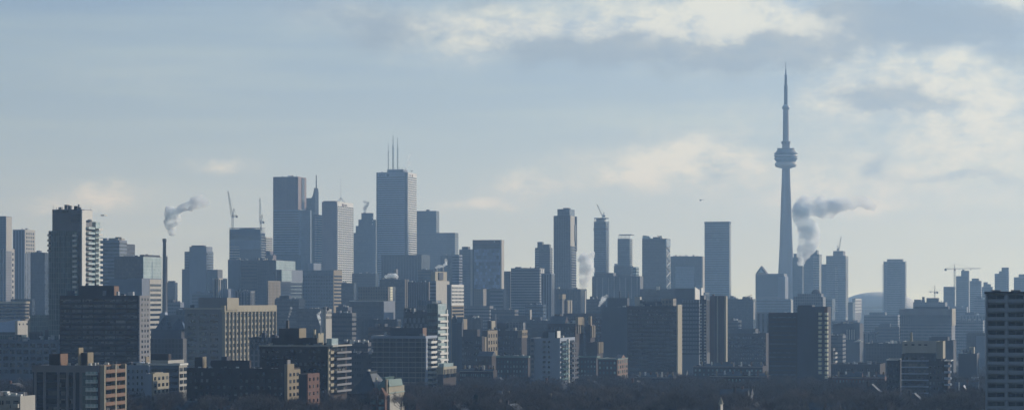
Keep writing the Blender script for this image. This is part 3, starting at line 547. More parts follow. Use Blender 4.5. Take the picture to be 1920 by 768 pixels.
def hammer(label, px, yb, ymast, yj, xa, xb_, D, w=1.8, m='crane'):
    root = link('tower_crane', None, None, (WX(px, D), D, max(0, WZ(yb, D)))); tag(root, label, 'crane'); z0 = root.location[2]
    zj = WZ(yj, D) - z0; zt = WZ(ymast, D) - z0; L = WX(xa, D) - WX(px, D); Rr = WX(xb_, D) - WX(px, D)
    if abs(L) > abs(Rr): L, Rr = Rr, L
    q = MB(); q.lattice((0,0,0), (0,0,zj), w, w*1.2, .2); link('mast', q.mesh('mast', M[m]), root)
    q = MB(); q.lattice((0,0,zj), (0,0,zt), w*.8, 2.2, .16, w1=.5); link('cat_head', q.mesh('cat_head', M[m]), root)
    q = MB(); q.lattice((0,0,zj), (Rr,0,zj + abs(Rr)*.02), w*.8, w*1.2, .15); link('jib', q.mesh('jib', M[m]), root)
    q = MB(); q.lattice((0,0,zj), (L,0,zj), w*.8, w*1.2, .18); link('counter_jib', q.mesh('counter_jib', M[m]), root)
    q = MB(); q.box(L*.95-1.6, L*.95+1.6, -1.5, 1.5, zj-3.4, zj+.6); link('counterweight', q.mesh('counterweight', M['darkc']), root)
    q = MB(); q.tube((0,0,zt), (Rr*.75,0,zj+1), .1, n=3); q.tube((0,0,zt), (L*.9,0,zj+.6), .12, n=3); link('stay_cable', q.mesh('stay_cable', M['black']), root)
    q = MB(); q.box(-1.5,1.5,-2.8,-1,zj-3.2,zj-.4); link('cab', q.mesh('cab', M['red']), root)
    q = MB(); q.box(Rr*.62-1,Rr*.62+1,-.8,.8,zj-1.6,zj-.6); link('trolley', q.mesh('trolley', M['darkc']), root)
hammer('large flat topped crane with a long horizontal jib near the right end of the skyline', 1789.8, 545, 494.5, 503.7, 1772, 1839, 4450, 2.2)
hammer('small short jibbed crane low between the dome and the large flat crane', 1752.5, 560, 535, 546.5, 1757.5, 1740.5, 4700, 1.8)
b = Bld(OT, 'low dark block under the large flat crane', 1769, 1791, 1791.6, 537, 4500, 'darkf', 'office block', yb=580, dep=25); b.bands(3.6, .35)
b = Bld(CT, 'stepped dark tower with a square head right of the large flat crane', 1792.5, 1816, 1816.8, 517, 4480, 'darkf', 'tower', yb=600, dep=26); b.wing(1802, 1816.3, 1816.6, 507, .6, dep=20); b.wing(1804, 1808, 1808.5, 505, 6, dep=8); b.bands(3.4, .4)
b = Bld(CT, 'pair of rounded shoulder towers right of the square headed tower', 1818, 1840, 1840.7, 526, 4400, 'greyf', 'tower', yb=620, dep=26); b.wing(1822, 1835, 1835.6, 521.5, 3, dep=16); b.bands(3.4, .4)
b = Bld(CT, 'small stepped block behind the near white apartment tower roof corner', 1841, 1861, 1861.5, 537, 4600, 'greyf', 'tower', yb=580, dep=20); b.wing(1844, 1851.5, 1852, 528.5, 1, dep=10); b.wing(1851, 1857.5, 1858, 532, 2, dep=10); b.bands(3.4, .4)
b = Bld(CT, 'dark twin step tower rising over the near white apartment roof', 1865, 1891.5, 1892, 512.5, 4600, 'darkf', 'tower', yb=560, dep=24); b.wing(1873, 1891.2, 1891.7, 508, .6, dep=20); b.wing(1878, 1891, 1891.5, 501, 1.2, dep=18); b.bands(3.4, .4); b.balc('F', 1887, 1891, 503, 548, 3.4, 1.6, 'conc', mx=14)
b = Bld(CT, 'grey stepped tower cut by the right edge of the photo', 1901, 1930, 1930.5, 519, 4500, 'greyf', 'tower', yb=560, dep=24); b.wing(1910, 1929, 1929.6, 513.5, 1, dep=20); b.bands(3.4, .4)
b = Bld(OT, 'dull grey blue tower low between the needle tower and the dome', 1560, 1608, 1612, 600, 3300, 'greyf', 'office block', yb=640); b.bands(3.6, .4)
# helicopter
D = 5400.0; hx, hz = WX(1313.5, D), WZ(375, D); root = link('helicopter', None, None, (hx, D, hz)); tag(root, 'tiny dark helicopter flying in the sky left of the needle tower', 'helicopter')
q = MB(); q.lathe([(.2,-2.6),(1.0,-2.0),(1.35,-.6),(1.3,.8),(.7,2.2),(.3,2.8)], 14); o = link('cabin', q.mesh('cabin', M['black'], True), root); o.rotation_euler = (0, R(90), 0)
q = MB(); q.tube((2.2,0,.3), (7.2,0,.7), .35, .15, 8); link('tail_boom', q.mesh('tail_boom', M['black']), root)
q = MB(); q.add([(6.6,-.06,.5),(7.4,-.06,.5),(7.9,-.06,2.0),(7.3,-.06,2.0),(6.6,.06,.5),(7.4,.06,.5),(7.9,.06,2.0),(7.3,.06,2.0)], [(3,2,1,0),(4,5,6,7),(0,1,5,4),(1,2,6,5),(2,3,7,6),(3,0,4,7)]); link('tail_fin', q.mesh('tail_fin', M['black']), root)
for k in range(4):
    q = MB(); q.box(.2, 5.4, -.18, .18, 1.95, 2.02); o = link('rotor_blade', q.mesh('rotor_blade', M['black']), root, rz=R(90*k + 20))
q = MB(); q.tube((0,0,1.2), (0,0,2.05), .15, n=6); link('rotor_mast', q.mesh('rotor_mast', M['black']), root)
for sy in (-1, 1): q = MB(); q.tube((-1.8, sy*1.1, -1.9), (1.8, sy*1.1, -1.9), .08); q.tube((-.8, sy*1.1, -1.9), (-.8, sy*.7, -1), .06); q.tube((.8, sy*1.1, -1.9), (.8, sy*.7, -1), .06); link('skid', q.mesh('skid', M['black']), root)
# ================================================================== MIDDLE DISTANCE
BL = 'building'
b = Bld(OT, 'low cream block with three window bands at the left edge of the photo', -60, -34, 55, 565, 2200, 'tanf', 'office block', yb=600); 
for i in range(5): link('window_band', boxmesh(.5, b.dep - 3, 1.5, 'winb', 'window_band'), b.root, (b.w/2 + .1, 0, b.z(571) - 3.1*i))
b.vol('cornice', b.w/2 - .5, b.w/2 + .6, -b.dep/2, b.dep/2, b.z(569), b.z(564.6), 'cream'); b.clutter(5)
b = Bld(OT, 'dark green glass annex low at the foot of the tall balconied tower', 57, 108, 112, 590, 1720, 'gglass', 'office block', yb=660)
b = Bld(OT, 'dark blue block behind the green glass annex at left', 20, 60, 66, 560, 2600, 'dglass', 'office block', yb=600)
b = Bld('museum_wing', 'big blue white slanting roof at the left edge above the dark grid block', -20, 38, 42, 622, 1850, 'darkc', 'building')
q = MB(); a0, a1 = b.lx(-18), b.lx(40); y0, y1 = -b.dep/2 - .4, b.dep/2; H = b.H
q.add([(a0,y0,H),(a1,y0,H),(a1,y1+8,H),(a0,y1+8,H),(a0,y0+6,WZ(607,1850)),(a1-4,y0+9,WZ(599,1850)),(a1-6,y1+4,WZ(598,1850)),(a0,y1+4,WZ(606,1850))], [(3,2,1,0),(4,5,6,7),(0,1,5,4),(1,2,6,5),(2,3,7,6),(3,0,4,7)])
link('slanted_roof', q.mesh('slanted_roof', M['bluewhite']), b.root)
b = Bld('brick_house', 'small cream gabled building with arched windows above the dark grid block', 52, 63, 77, 603, 1750, 'cream', 'house')
def gable(b, x0, x1, y0, y1, z0, z1, m='slate', axis='x', ends=None, ov=.3, nm='roof', t=.35):
    """ridge roof over a rectangle, ridge along axis"""
    q = MB(); x0 -= ov; x1 += ov; y0 -= ov; y1 += ov
    if axis == 'x':
        ym = (y0+y1)/2; q.add([(x0,y0,z0),(x1,y0,z0),(x1,y1,z0),(x0,y1,z0),(x0,ym,z1),(x1,ym,z1)], [(0,1,5,4),(2,3,4,5),(3,2,1,0)], 0)
        q.add([(x0,y0,z0),(x0,y1,z0),(x0,ym,z1),(x1,y0,z0),(x1,y1,z0),(x1,ym,z1)], [(1,0,2),(3,4,5)], 1)
    else:
        xm = (x0+x1)/2; q.add([(x0,y0,z0),(x1,y0,z0),(x1,y1,z0),(x0,y1,z0),(xm,y0,z1),(xm,y1,z1)], [(1,2,5,4),(3,0,4,5),(3,2,1,0)], 0)
        q.add([(x0,y0,z0),(x1,y0,z0),(xm,y0,z1),(x0,y1,z0),(x1,y1,z0),(xm,y1,z1)], [(0,1,2),(4,3,5)], 1)
    return link(nm, q.mesh(nm, [M[m], M[ends or m]]), b.root)
def hip(b, x0, x1, y0, y1, z0, z1, m='slate', inset=None, nm='roof', ov=.4):
    x0 -= ov; x1 += ov; y0 -= ov; y1 += ov; i = inset or min(x1-x0, y1-y0)*.45
    q = MB(); q.add([(x0,y0,z0),(x1,y0,z0),(x1,y1,z0),(x0,y1,z0),(x0+i,y0+i,z1),(x1-i,y0+i,z1),(x1-i,y1-i,z1),(x0+i,y1-i,z1)], [(3,2,1,0),(4,5,6,7),(0,1,5,4),(1,2,6,5),(2,3,7,6),(3,0,4,7)])
    return link(nm, q.mesh(nm, M[m]), b.root)
gable(b, b.w/2 - 5, b.w/2, -b.dep/2 + 1, b.dep/2 - 1, b.H, b.z(596), 'tan', 'x', 'cream'); b.grid('R', 4, 3.4, None, None, 606, 622, .45, .55)
b = Bld('brick_house', 'little white rendered block with a dark arch left of the cream gabled building', 28, 33, 54, 601, 1800, 'pale', 'house'); b.grid('R', 3, 3.2, None, None, 603, 612, .3, .4)
b = Bld(AT, 'long dark blue block with square window bays along the lower left edge', -10, 108, 115, 636, 1500, 'cool', 'apartment block', yb=700)
b.grid('F', 9, 3.9, -8, 106, 641, 700, .72, .62, 'win'); b.ph(-8, 40, 50, 627, 6, 'gglass'); b.ph(84, 96, 100, 618, 5, 'darkc'); b.ph(55, 75, 80, 622, 8, 'darkf'); b.vol('white_vent', b.lx(109), b.lx(111), -b.dep/2 + 1, -b.dep/2 + 3, b.H, b.H + 3, 'white', .1); b.clutter(6)
b = Bld(AT, 'dark block with a thin bright right edge behind the small white apartment houses', 282, 343, 347, 634, 1500, 'darkf', 'apartment block', yb=690)
b = Bld('glass_hall', 'pair of dark glass pyramid roofs between the brown slab and the ribbed cream office', 283, 340, 347, 618, 1850, 'darkc', 'building', yb=640)
for a0, a1, zt in ((b.lx(291), b.lx(317), 594), (b.lx(318), b.lx(346), 596)): hip(b, a0, a1, -b.dep/2, -b.dep/2 + (a1-a0), b.H, b.z(zt), 'dglass', (a1-a0)*.48)
q = MB(); a0 = b.lx(284); y0 = -b.dep/2 + 14; q.add([(a0,y0,b.H),(a0+7,y0,b.H),(a0+5,y0,b.z(585)),(a0+1,y0,b.z(587)),(a0,y0+5,b.H),(a0+7,y0+5,b.H),(a0+5,y0+5,b.z(585)),(a0+1,y0+5,b.z(587))], [(0,1,2,3),(7,6,5,4),(0,4,5,1),(1,5,6,2),(2,6,7,3),(3,7,4,0)]); link('white_sail_roof', q.mesh('white_sail_roof', M['bluewhite']), b.root)
b.vol('snowy_ledge', b.lx(300), b.w/2, -b.dep/2 + 20, b.dep/2, 0, b.z(590), 'cool', 1, 'snow')
# ribbed cream office
b = Bld(OT, 'square office whose sunlit cream side has fourteen ribs and small dark windows', 346, 418, 515, 578, 1600, 'conc', 'office block', yb=680); CO = b
b.vol('cream_side_wall', b.w/2 - .5, b.w/2 + .3, -b.dep/2 - .2, b.dep/2 + .2, 0, b.z(577.5), 'cream')
b.ph(372, 425, 447, 557.5, 2.5, 'conc'); xk = b.lx(425, -b.dep/2+2.5); b.vol('cream_side_wall', xk - .4, xk + .3, -b.dep/2 + 2.6, b.ly(447, xk), b.H - 1, b.z(558), 'cream')
for i in range(15):
    u = -b.dep/2 + .6 + (b.dep - 1.2)*i/14; link('rib', boxmesh(1.8, .9, b.z(581) - 10, 'cream', 'rib'), b.root, (b.w/2 + .5, u, 10))
link('parapet_band', boxmesh(2.6, b.dep + 1, 4.2, 'cream', 'parapet_band'), b.root, (b.w/2, 0, b.z(584.5)))
b.nwin = 0
fh = 3.82; me = boxmesh(.5, 2.6, 2.1, 'win', 'window'); rest = MB()
for r in range(12):
    for c in range(14):
        u = -b.dep/2 + .6 + (b.dep-1.2)*(c+.5)/14; z = b.z(588) - 2.1 - r*fh
        if r < 7: link('window', me, b.root, (b.w/2 + .35, u, z))
        else: rest.box(b.w/2 + .1, b.w/2 + .6, u-1.3, u+1.3, z, z+2.1)
o = link('window', rest.mesh('window', M['win']), b.root); o['kind'] = 'stuff'
for r in range(12):
    for k, (p0, p1) in enumerate(((352, 367), (374, 388), (394, 409))):
        link('window_strip', boxmesh(b.lx(p1)-b.lx(p0), .4, 1.9, 'win', 'window_strip'), b.root, ((b.lx(p0)+b.lx(p1))/2, -b.dep/2, b.z(588) - 2 - r*fh))
link('parapet_band', boxmesh(b.w + .8, 1.4, 1.2, 'pale', 'parapet_band'), b.root, (0, -b.dep/2, b.z(578) - .6)); b.clutter(4)
b = Bld(AT, 'grey block with white snowy roof edges tucked right below the ribbed cream office', 468, 520, 530, 632, 1330, 'greyf', 'apartment block', yb=660, roof='snow'); b.clutter(7, 'white'); b.grid('F', 10, 3, None, None, 636, 660, .5, .5, mx=40)
# centre left middle distance
b = Bld(OT, 'blue block with faint window bands and a tan banded right side below the spire tower', 567, 625, 641, 506, 3000, 'bglass', 'office block', yb=600)
b.vol('tan_side_wall', b.w/2 - .5, b.w/2 + .4, -b.dep/2, b.dep/2, 0, b.z(506), 'tan'); 
for i in range(9): link('window_band', boxmesh(.6, b.dep*.9, 2, 'winb', 'window_band'), b.root, (b.w/2 + .3, 0, b.z(519) - i*4.2))
b.grid('F', 12, 4.2, None, None, 515, 580, .6, .45, 'winb', mx=60)
b = Bld(OT, 'pale topped short block behind the tan banded side', 577, 588, 602, 493, 3500, 'cool', 'office block', yb=520)
b = Bld(OT, 'dark mid rise filling the space right of the tan banded block', 640, 663, 668, 530, 2900, 'dglass', 'office block', yb=590); b.bands(3.7, .4)
b = Bld(OT, 'dull tan block with a glaring golden window strip on its sunny corner', 672, 728, 741, 537, 2500, 'tanf', 'office block', yb=600)
for i in range(6): link('glint_window', boxmesh(.9, (b.ly(735)-b.ly(730.5)), 2.2, 'glint', 'glint_window'), b.root, (b.w/2 + .3, (b.ly(730.5)+b.ly(735))/2, b.z(541.5) - i*2.6))  # pale gold boxes stand in for the sun reflected in the glass
b.vol('dark_corner', b.w/2 - .5, b.w/2 + .3, b.ly(736), b.dep/2 + .1, 0, b.z(537.2), 'dglass')
b = Bld(OT, 'dark flat block with a thin white roof edge below the golden window strip', 655, 719, 740, 563.5, 2350, 'dglass', 'office block', yb=620); b.vol('grey_side_wall', b.w/2 - .5, b.w/2 + .4, -b.dep/2, b.dep/2, 0, b.z(564), 'cool'); link('roof_edge', boxmesh(b.w, .8, .8, 'white', 'roof_edge'), b.root, (0, -b.dep/2, b.H - .5)); b.grid('F', 14, 4, None, None, 570, 610, .6, .4, 'winb', mx=40)
b = Bld(OT, 'tall dark block with tan ribs down its right side behind a white steam puff', 712, 758, 767, 523, 2750, 'dglass', 'office block', yb=600); b.stripes('R', 3, 758, 767, 523, 580, .3, 'tan', .6); b.ph(722, 727, 729, 511, 2, 'darkc', dep=4); b.bands(3.8, .3)
b.ph(739, 743, 746, 504, 6, 'conc', nm='plant_room'); b.clutter(6, 'pale')
b = Bld(OT, 'brownish ribbed block between the tan ribbed tower and the twin flue tower', 764, 804, 810, 528, 2650, 'brownf', 'office block', yb=580); b.stripes('F', 9, 765, 804, 529, 580, .25, 'granite'); b.clutter(5)
b = Bld(OT, 'stepped cream headed tower with two thin flues and a steam cloud on top', 806, 817, 842, 526, 2600, 'cool', 'tower', yb=590)
b.vol('white_front', b.w/2 - .5, b.w/2 + .4, -b.dep/2, b.dep/2, 0, b.z(526), 'pale'); b.bands(3.6, .45)
b.ph(808, 816, 838, 508.5, 1, 'cream', nm='cream_head'); b.vol('dark_opening', b.w/2 - 1.2, b.w/2 + .2, b.ly(823), b.ly(831), b.z(524), b.z(510), 'darkc', .2)
b.mast(819, 508, 501, .9, 3, 'pale', nm='flue'); b.mast(831, 508, 501, .9, 3, 'pale', nm='flue')
b = Bld(OT, 'office with a white gridded upper half and tan bands below, right of the twin flues', 838, 846, 869, 533, 2380, 'conc', 'tower', yb=610)
b.vol('white_grid_wall', b.w/2 - .5, b.w/2 + .4, -b.dep/2, b.dep/2, b.z(572), b.z(533), 'white'); b.vol('tan_wall', b.w/2 - .5, b.w/2 + .5, -b.dep/2, b.dep/2, 0, b.z(572.3), 'tan')
b.grid('R', 9, 3.3, None, None, 536, 571, .55, .6, 'winb', mx=98, proud=.6)
for i in range(6): link('window_band', boxmesh(1.4, b.dep*.9, 1.6, 'winb', 'window_band'), b.root, (b.w/2, 0, b.z(578) - i*3.2))
b = Bld(OT, 'low tan wing stepping out from the foot of the white gridded office', 846, 851, 876, 598, 2200, 'tan', 'office block', yb=620)
b = Bld('church', 'dark church with a small pointed spire just right of the checkered glass block', 850, 866, 870, 606, 2000, 'darkc', 'church'); gable(b, -b.w/2, b.w/2, -b.dep/2, b.dep/2, b.H, b.H + 5)
q = MB(); xx = b.lx(853, -b.dep/2 + 2); q.box(xx-2, xx+2, -b.dep/2, -b.dep/2+4, 0, b.z(598)); q.add([(xx-2,-b.dep/2,b.z(598)),(xx+2,-b.dep/2,b.z(598)),(xx+2,-b.dep/2+4,b.z(598)),(xx-2,-b.dep/2+4,b.z(598)),(xx,-b.dep/2+2,b.z(587))], [(0,1,4),(1,2,4),(2,3,4),(3,0,4)]); link('spire', q.mesh('spire', M['slate']), b.root)
# checkered glass pair
b = Bld(OT, 'modern block with a checkerboard of pale and dark panels on its front', 756.5, 801, 807, 584, 1650, 'dglass', 'office block', yb=640)
me1 = boxmesh((b.lx(800)-b.lx(758))/10*.95, .5, 3.4, 'cool', 'pale_panel')
for r in range(12):
    for c in range(5):
        a = b.lx(758); cw = (b.lx(800)-a)/10; link('pale_panel', me1, b.root, (a + cw*(2*c + (r % 2) + .5), -b.dep/2, b.z(594) - (r+1)*3.9))
b.ph(757, 775, 780, 577, 3, 'dglass'); b.clutter(5)
b = Bld(OT, 'slim teal glass tower with a glowing aqua right side and white floor rims', 801, 820, 836, 569, 1560, 'gglass', 'tower', yb=690)
b.vol('aqua_glass_side', b.w/2 - .5, b.w/2 + .4, -b.dep/2 + .2, b.dep/2, 0, b.z(569), 'aglass'); b.ph(783, 818, 838, 562.5, 4, 'pglass', dep=12); b.clutter(4, 'white')
for i in range(16): link('window_band', boxmesh(b.w*.98, .6, 1.7, 'winb', 'window_band'), b.root, (0, -b.dep/2, b.z(591) - i*4)); link('floor_rim', boxmesh(2.2, b.dep*.95, 1.3, 'white', 'floor_rim'), b.root, (b.w/2 + .7, 0, b.z(592) - i*4))
for i in range(16): link('window_band', boxmesh(.8, b.dep*.9, 1.2, 'winb', 'window_band'), b.root, (b.w/2 + .2, 0, b.z(594) - i*4))
b.vol('corner_mullion', b.w/2 - .2, b.w/2 + 1.2, b.dep/2 - 1.5, b.dep/2 + .3, 0, b.z(580), 'white')
b = Bld(OT, 'low cream colonnaded pavilion with a green glass top at the foot of the aqua tower', 820, 831, 855, 688, 1420, 'brown', 'pavilion'); b.vol('cream_colonnade', -b.w/2 - .3, b.w/2 + .3, -b.dep/2 - .3, b.dep/2, b.z(701), b.z(687.6), 'cream', .3); b.ph(823, 832, 850, 681, 2, 'aglass'); b.grid('R', 9, 6, None, None, 690, 700, .5, .8, 'win', proud=.4)
# middle: old brick institution
b = Bld('brick_hall', 'dark brown institutional block with a stepped sunlit tan corner left of centre', 906, 978, 988, 619, 1950, 'brown', 'hall', yb=680)
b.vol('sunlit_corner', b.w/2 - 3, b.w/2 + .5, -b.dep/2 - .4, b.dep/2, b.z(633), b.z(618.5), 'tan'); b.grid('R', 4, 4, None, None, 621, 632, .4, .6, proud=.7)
b.grid('F', 14, 4.4, None, None, 626, 690, .35, .45, 'win', mx=80); b.ph(931, 948, 952, 605, 10, 'brown', roof='snow'); b.ph(949, 981, 985, 604, 14, 'greyf'); b.clutter(8, 'pale')
b = Bld('brick_hall', 'square tan lit turret rising above the dark brown institutional block', 914, 921, 931, 601, 1980, 'brown', 'hall'); b.vol('lit_wall', b.w/2 - .4, b.w/2 + .3, -b.dep/2, b.ly(928), 0, b.z(601), 'cream'); b.mast(929, 601, 588, .8, 2, 'conc', nm='flue')
b = Bld('brick_hall', 'stepped tan gabled wing with a slanting shadow, left of the dark brown block', 904, 914, 932, 619, 1900, 'brown', 'hall'); b.vol('lit_wall', b.w/2 - .4, b.w/2 + .3, -b.dep/2, b.dep/2, 0, b.z(619), 'tan'); b.grid('R', 4, 5, None, None, 623, 655, .35, .55, proud=.5); b.wing(899, 909, 916, 631, -6, 'tan', 8)
b = Bld('brick_hall', 'wide dark brown flat block behind the checkered glass pair and the church', 866, 904, 908, 630, 1850, 'brown', 'hall', yb=690, roof='snow'); b.grid('F', 9, 4.2, None, None, 636, 690, .35, .45, 'win', mx=60); b.ph(868, 895, 900, 617, 8, 'brown')
b = Bld(OT, 'dull flat block with faint bands under the patterned hospital', 868, 918, 925, 573, 2700, 'greyf', 'office block', yb=620); b.bands(3.6, .35)
b = Bld(OT, 'grey banded terrace block directly below the patterned hospital tower', 912, 944, 950, 541, 2950, 'dglass', 'office block', yb=610)
for i in range(9): link('spandrel_band', boxmesh(b.w*.75, .8, 1.3, 'cool', 'spandrel_band'), b.root, (2, -b.dep/2, b.z(544) - i*4.4))
b = Bld(OT, 'tan front block low beneath the hospital, plain and windowless', 888, 906, 912, 541, 3100, 'tanf', 'office block', yb=600)
b = Bld(OT, 'low grey block with a pale corner pillar below the centre slab', 936, 992, 999, 592, 2500, 'dglass', 'office block', yb=630); b.bands(3.8, .3); b.stripes('R', 1, 993, 996, 580, 600, .8, 'pale', .6)
b = Bld(OT, 'dark blue block in the smoke below the tallest centre tower', 1016, 1088, 1100, 541, 2900, 'dglass', 'office block', yb=600); b.bands(3.8, .3); b.stripes('R', 1, 1094, 1099, 545, 590, .3, 'pale', .7); b.clutter(10, 'white')
b = Bld(OT, 'tan topped pair of narrow shafts in front of the dark smoky block', 1048, 1054, 1060, 551, 2600, 'darkf', 'tower', yb=590); b.vol('tan_head', -b.w/2 - .3, b.w/2 + .4, -b.dep/2 - .3, b.dep/2, b.z(560), b.z(551), 'tan')
b = Bld(OT, 'cream ribbed shaft just right of the tan topped pair', 1058, 1063, 1073, 562, 2550, 'darkf', 'tower', yb=590); b.stripes('R', 2, 1063, 1073, 563, 600, .45, 'cream', .6)
b = Bld(OT, 'wide dark low mass with ragged roofs behind the brown slab at centre', 1110, 1200, 1206, 517, 3300, 'darkf', 'office block', yb=580); b.ph(1116, 1150, 1155, 511, 5); b.ph(1158, 1182, 1186, 514, 4); b.clutter(14); b.stripes('F', 8, 1114, 1200, 520, 560, .15, 'conc')
b = Bld(OT, 'dark office with a small bright square on its front above the brown slab', 1200, 1290, 1300, 541, 2600, 'dglass', 'office block', yb=575); b.vol('white_square_panel', b.lx(1230.5), b.lx(1237), -b.dep/2 - 1, -b.dep/2 + .5, b.z(543), b.z(536.5), 'white'); b.bands(3.8, .3)
b = Bld(OT, 'dark block with a brilliant white slanted end wall above the grey ribbed towers', 1262, 1303, 1313, 540, 2450, 'darkc', 'office block', yb=570); q = MB(); x = b.w/2 + .3; e0, e1 = -b.dep/2 - .3, b.dep/2
q.add([(x,e0,0),(x,e1,0),(x,e1,b.z(544.5)),(x,e0,b.z(537.5)),(x-1,e0,0),(x-1,e1,0),(x-1,e1,b.z(544.5)),(x-1,e0,b.z(537.5))], [(0,1,2,3),(7,6,5,4),(0,3,7,4),(1,5,6,2),(2,6,7,3)]); link('white_end_wall', q.mesh('white_end_wall', M['white']), b.root)
b = Bld(OT, 'thin white edged shaft immediately right of the brilliant white end wall', 1312, 1315, 1319, 539, 2440, 'white', 'tower', yb=560)
b = Bld('brick_hall', 'gothic brown brick college with steep dark roofs and sunlit tan buttresses', 1026, 1079, 1094, 606, 1900, 'brown', 'hall', yb=640)
gable(b, b.lx(1030), b.lx(1058), -b.dep/2, -b.dep/2 + 16, b.H, b.z(592), 'slate', 'x', 'brown'); b.grid('F', 10, 4.2, None, None, 610, 640, .35, .5); b.stripes('R', 4, 1081, 1094, 596, 625, .35, 'tan', 1.0, 'buttress'); b.ph(1040, 1050, 1053, 588, 8); b.ph(1079, 1084, 1094, 594, 0.3, 'tan', nm='lit_turret'); b.clutter(6, 'white')
b = Bld('brick_hall', 'second sunlit tan buttressed turret right of the gothic brown college', 1098, 1107, 1115, 608, 1920, 'brown', 'hall', yb=640); b.stripes('R', 2, 1107, 1115, 610, 632, .5, 'tan', 1.0, 'buttress'); b.ph(1103, 1107.5, 1110, 592, .3, 'tan', nm='lit_turret')
b = Bld('brick_hall', 'low tan castellated wing right of the second buttressed turret', 1100, 1120, 1130, 641, 1830, 'brown', 'hall', yb=670); b.stripes('R', 3, 1120, 1130, 641, 662, .5, 'tan', .8, 'buttress')
b = Bld(AT, 'very wide dark brown slab with rows of dim windows behind the gothic college', 1056, 1168, 1176, 587, 2250, 'brown', 'apartment block', yb=690)
b.grid('F', 26, 3.3, None, None, 592, 680, .55, .45, 'win', mx=90); b.vol('blue_stair_tower', b.lx(1166), b.w/2 + 1, -b.dep/2 - 1, b.dep/2, 0, b.z(580), 'cool')
b = Bld('service_block', 'plain dark rooftop plant block carrying two slim black flues above the wide slab', 1127, 1176, 1181, 575, 2120, 'darkc', 'building', yb=600); b.ph(1139, 1176, 1180, 558, 3, 'darkc'); b.mast(1162, 558, 545, .6, 6, 'black', nm='flue'); b.mast(1178, 558, 546, .6, 6, 'black', nm='flue'); b.clutter(6)
b = Bld(AT, 'tall brown slab with dim rows of windows and one sunlit cream end wall', 1176, 1270, 1278, 573, 1900, 'brown', 'apartment block', yb=710); b.vol('cream_end_wall', b.w/2 - .5, b.w/2 + .4, -b.dep/2 - .3, b.dep/2, 0, b.z(570.5), 'cream')
b.grid('F', 26, 2.95, 1178, 1269, 578, 705, .62, .5, 'win', mx=98); b.clutter(14, 'pale', 5); b.ph(1190, 1200, 1203, 556, 4, 'pale'); b.ph(1199, 1235, 1240, 564, 4, 'darkc'); b.ph(1240, 1262, 1268, 559, 6, 'tanf')
b = Bld(OT, 'blue grey ribbed tower right against the sunlit cream end wall', 1279, 1311, 1314, 561, 2050, 'cool', 'tower', yb=660); b.stripes('F', 6, 1280, 1311, 562, 660, .3, 'darkc'); b.bands(3.4, .35)
b = Bld(OT, 'tower with two columns of small bright panels, middle of the ribbed trio', 1312, 1325, 1334, 561, 1980, 'darkf', 'tower', yb=680)
for k, px in enumerate((1314, 1322)):
    for i in range(22): link('bright_panel', boxmesh(1.3, .8, 1.3, 'white', 'bright_panel'), b.root, (b.lx(px), -b.dep/2 - .2, b.z(572) - i*1.9*1.3))
b.stripes('R', 3, 1326, 1333, 562, 660, .35, 'conc', .8); b.ph(1313, 1320, 1323, 553, 2)
b = Bld(OT, 'brown ribbed tower with two long cream vertical stripes, right of the trio', 1331, 1360, 1362.5, 554, 1950, 'granite', 'tower', yb=680)
b.vol('cream_stripe', b.lx(1344.5), b.lx(1346.5), -b.dep/2 - 1.2, -b.dep/2 + .5, 0, b.z(555), 'cream'); b.vol('cream_stripe', b.w/2 - .6, b.w/2 + .7, -b.dep/2 - .8, b.dep/2, 0, b.z(554.6), 'cream'); b.stripes('F', 10, 1332, 1360, 556, 660, .3, 'brown'); b.vol('pointed_fin', b.lx(1335), b.lx(1339), -b.dep/2 - .6, -b.dep/2 + 3, 0, b.z(551.5), 'granite', .2)
b = Bld(OT, 'low dark row of roofs under the bright sky gap left of the needle tower', 1364, 1412, 1418, 560, 2900, 'dglass', 'office block', yb=600); b.ph(1392, 1406, 1411, 556, 4, 'darkc'); b.stripes('R', 1, 1412, 1414, 566, 598, .8, 'pale', .6); b.grid('F', 12, 3.6, None, None, 564, 600, .5, .5, 'winb', mx=40)
luffer('tiny low crane jib lying above the roof under the bright sky gap', 1398, 559, 557, (1410, 552.5), 2950, w=.9, back=1)
b = Bld(OT, 'dark brown flat block with a long penthouse left of the tall dark slab pair', 1366, 1436, 1444, 624, 2150, 'brown', 'office block', yb=690); b.ph(1369, 1416, 1422, 616, 4, 'darkc'); b.grid('F', 16, 3.5, None, None, 629, 680, .5, .4, 'win', mx=60); b.clutter(5, 'white')
b = Bld(OT, 'grey low block with faint ledges behind the dark brown flat block', 1418, 1470, 1476, 585, 2500, 'cool', 'office block', yb=620); b.bands(3.6, .35)
# dark slab pair with lit balconies
b = Bld(AT, 'dark slab pair, right half higher with two columns of glowing cream balconies', 1441, 1531, 1553, 586, 1600, 'brown', 'apartment block', yb=730, dep=30)
b.bands(2.8, .3, 'dwin', xr=(b.lx(1443), b.lx(1492)), mx=45); b.wing(1495, 1551.5, 1553, 574.5, -.8, 'darkc', 20); b.ph(1496, 1523, 1528, 571.5, 3, 'darkc', z0=b.z(576))

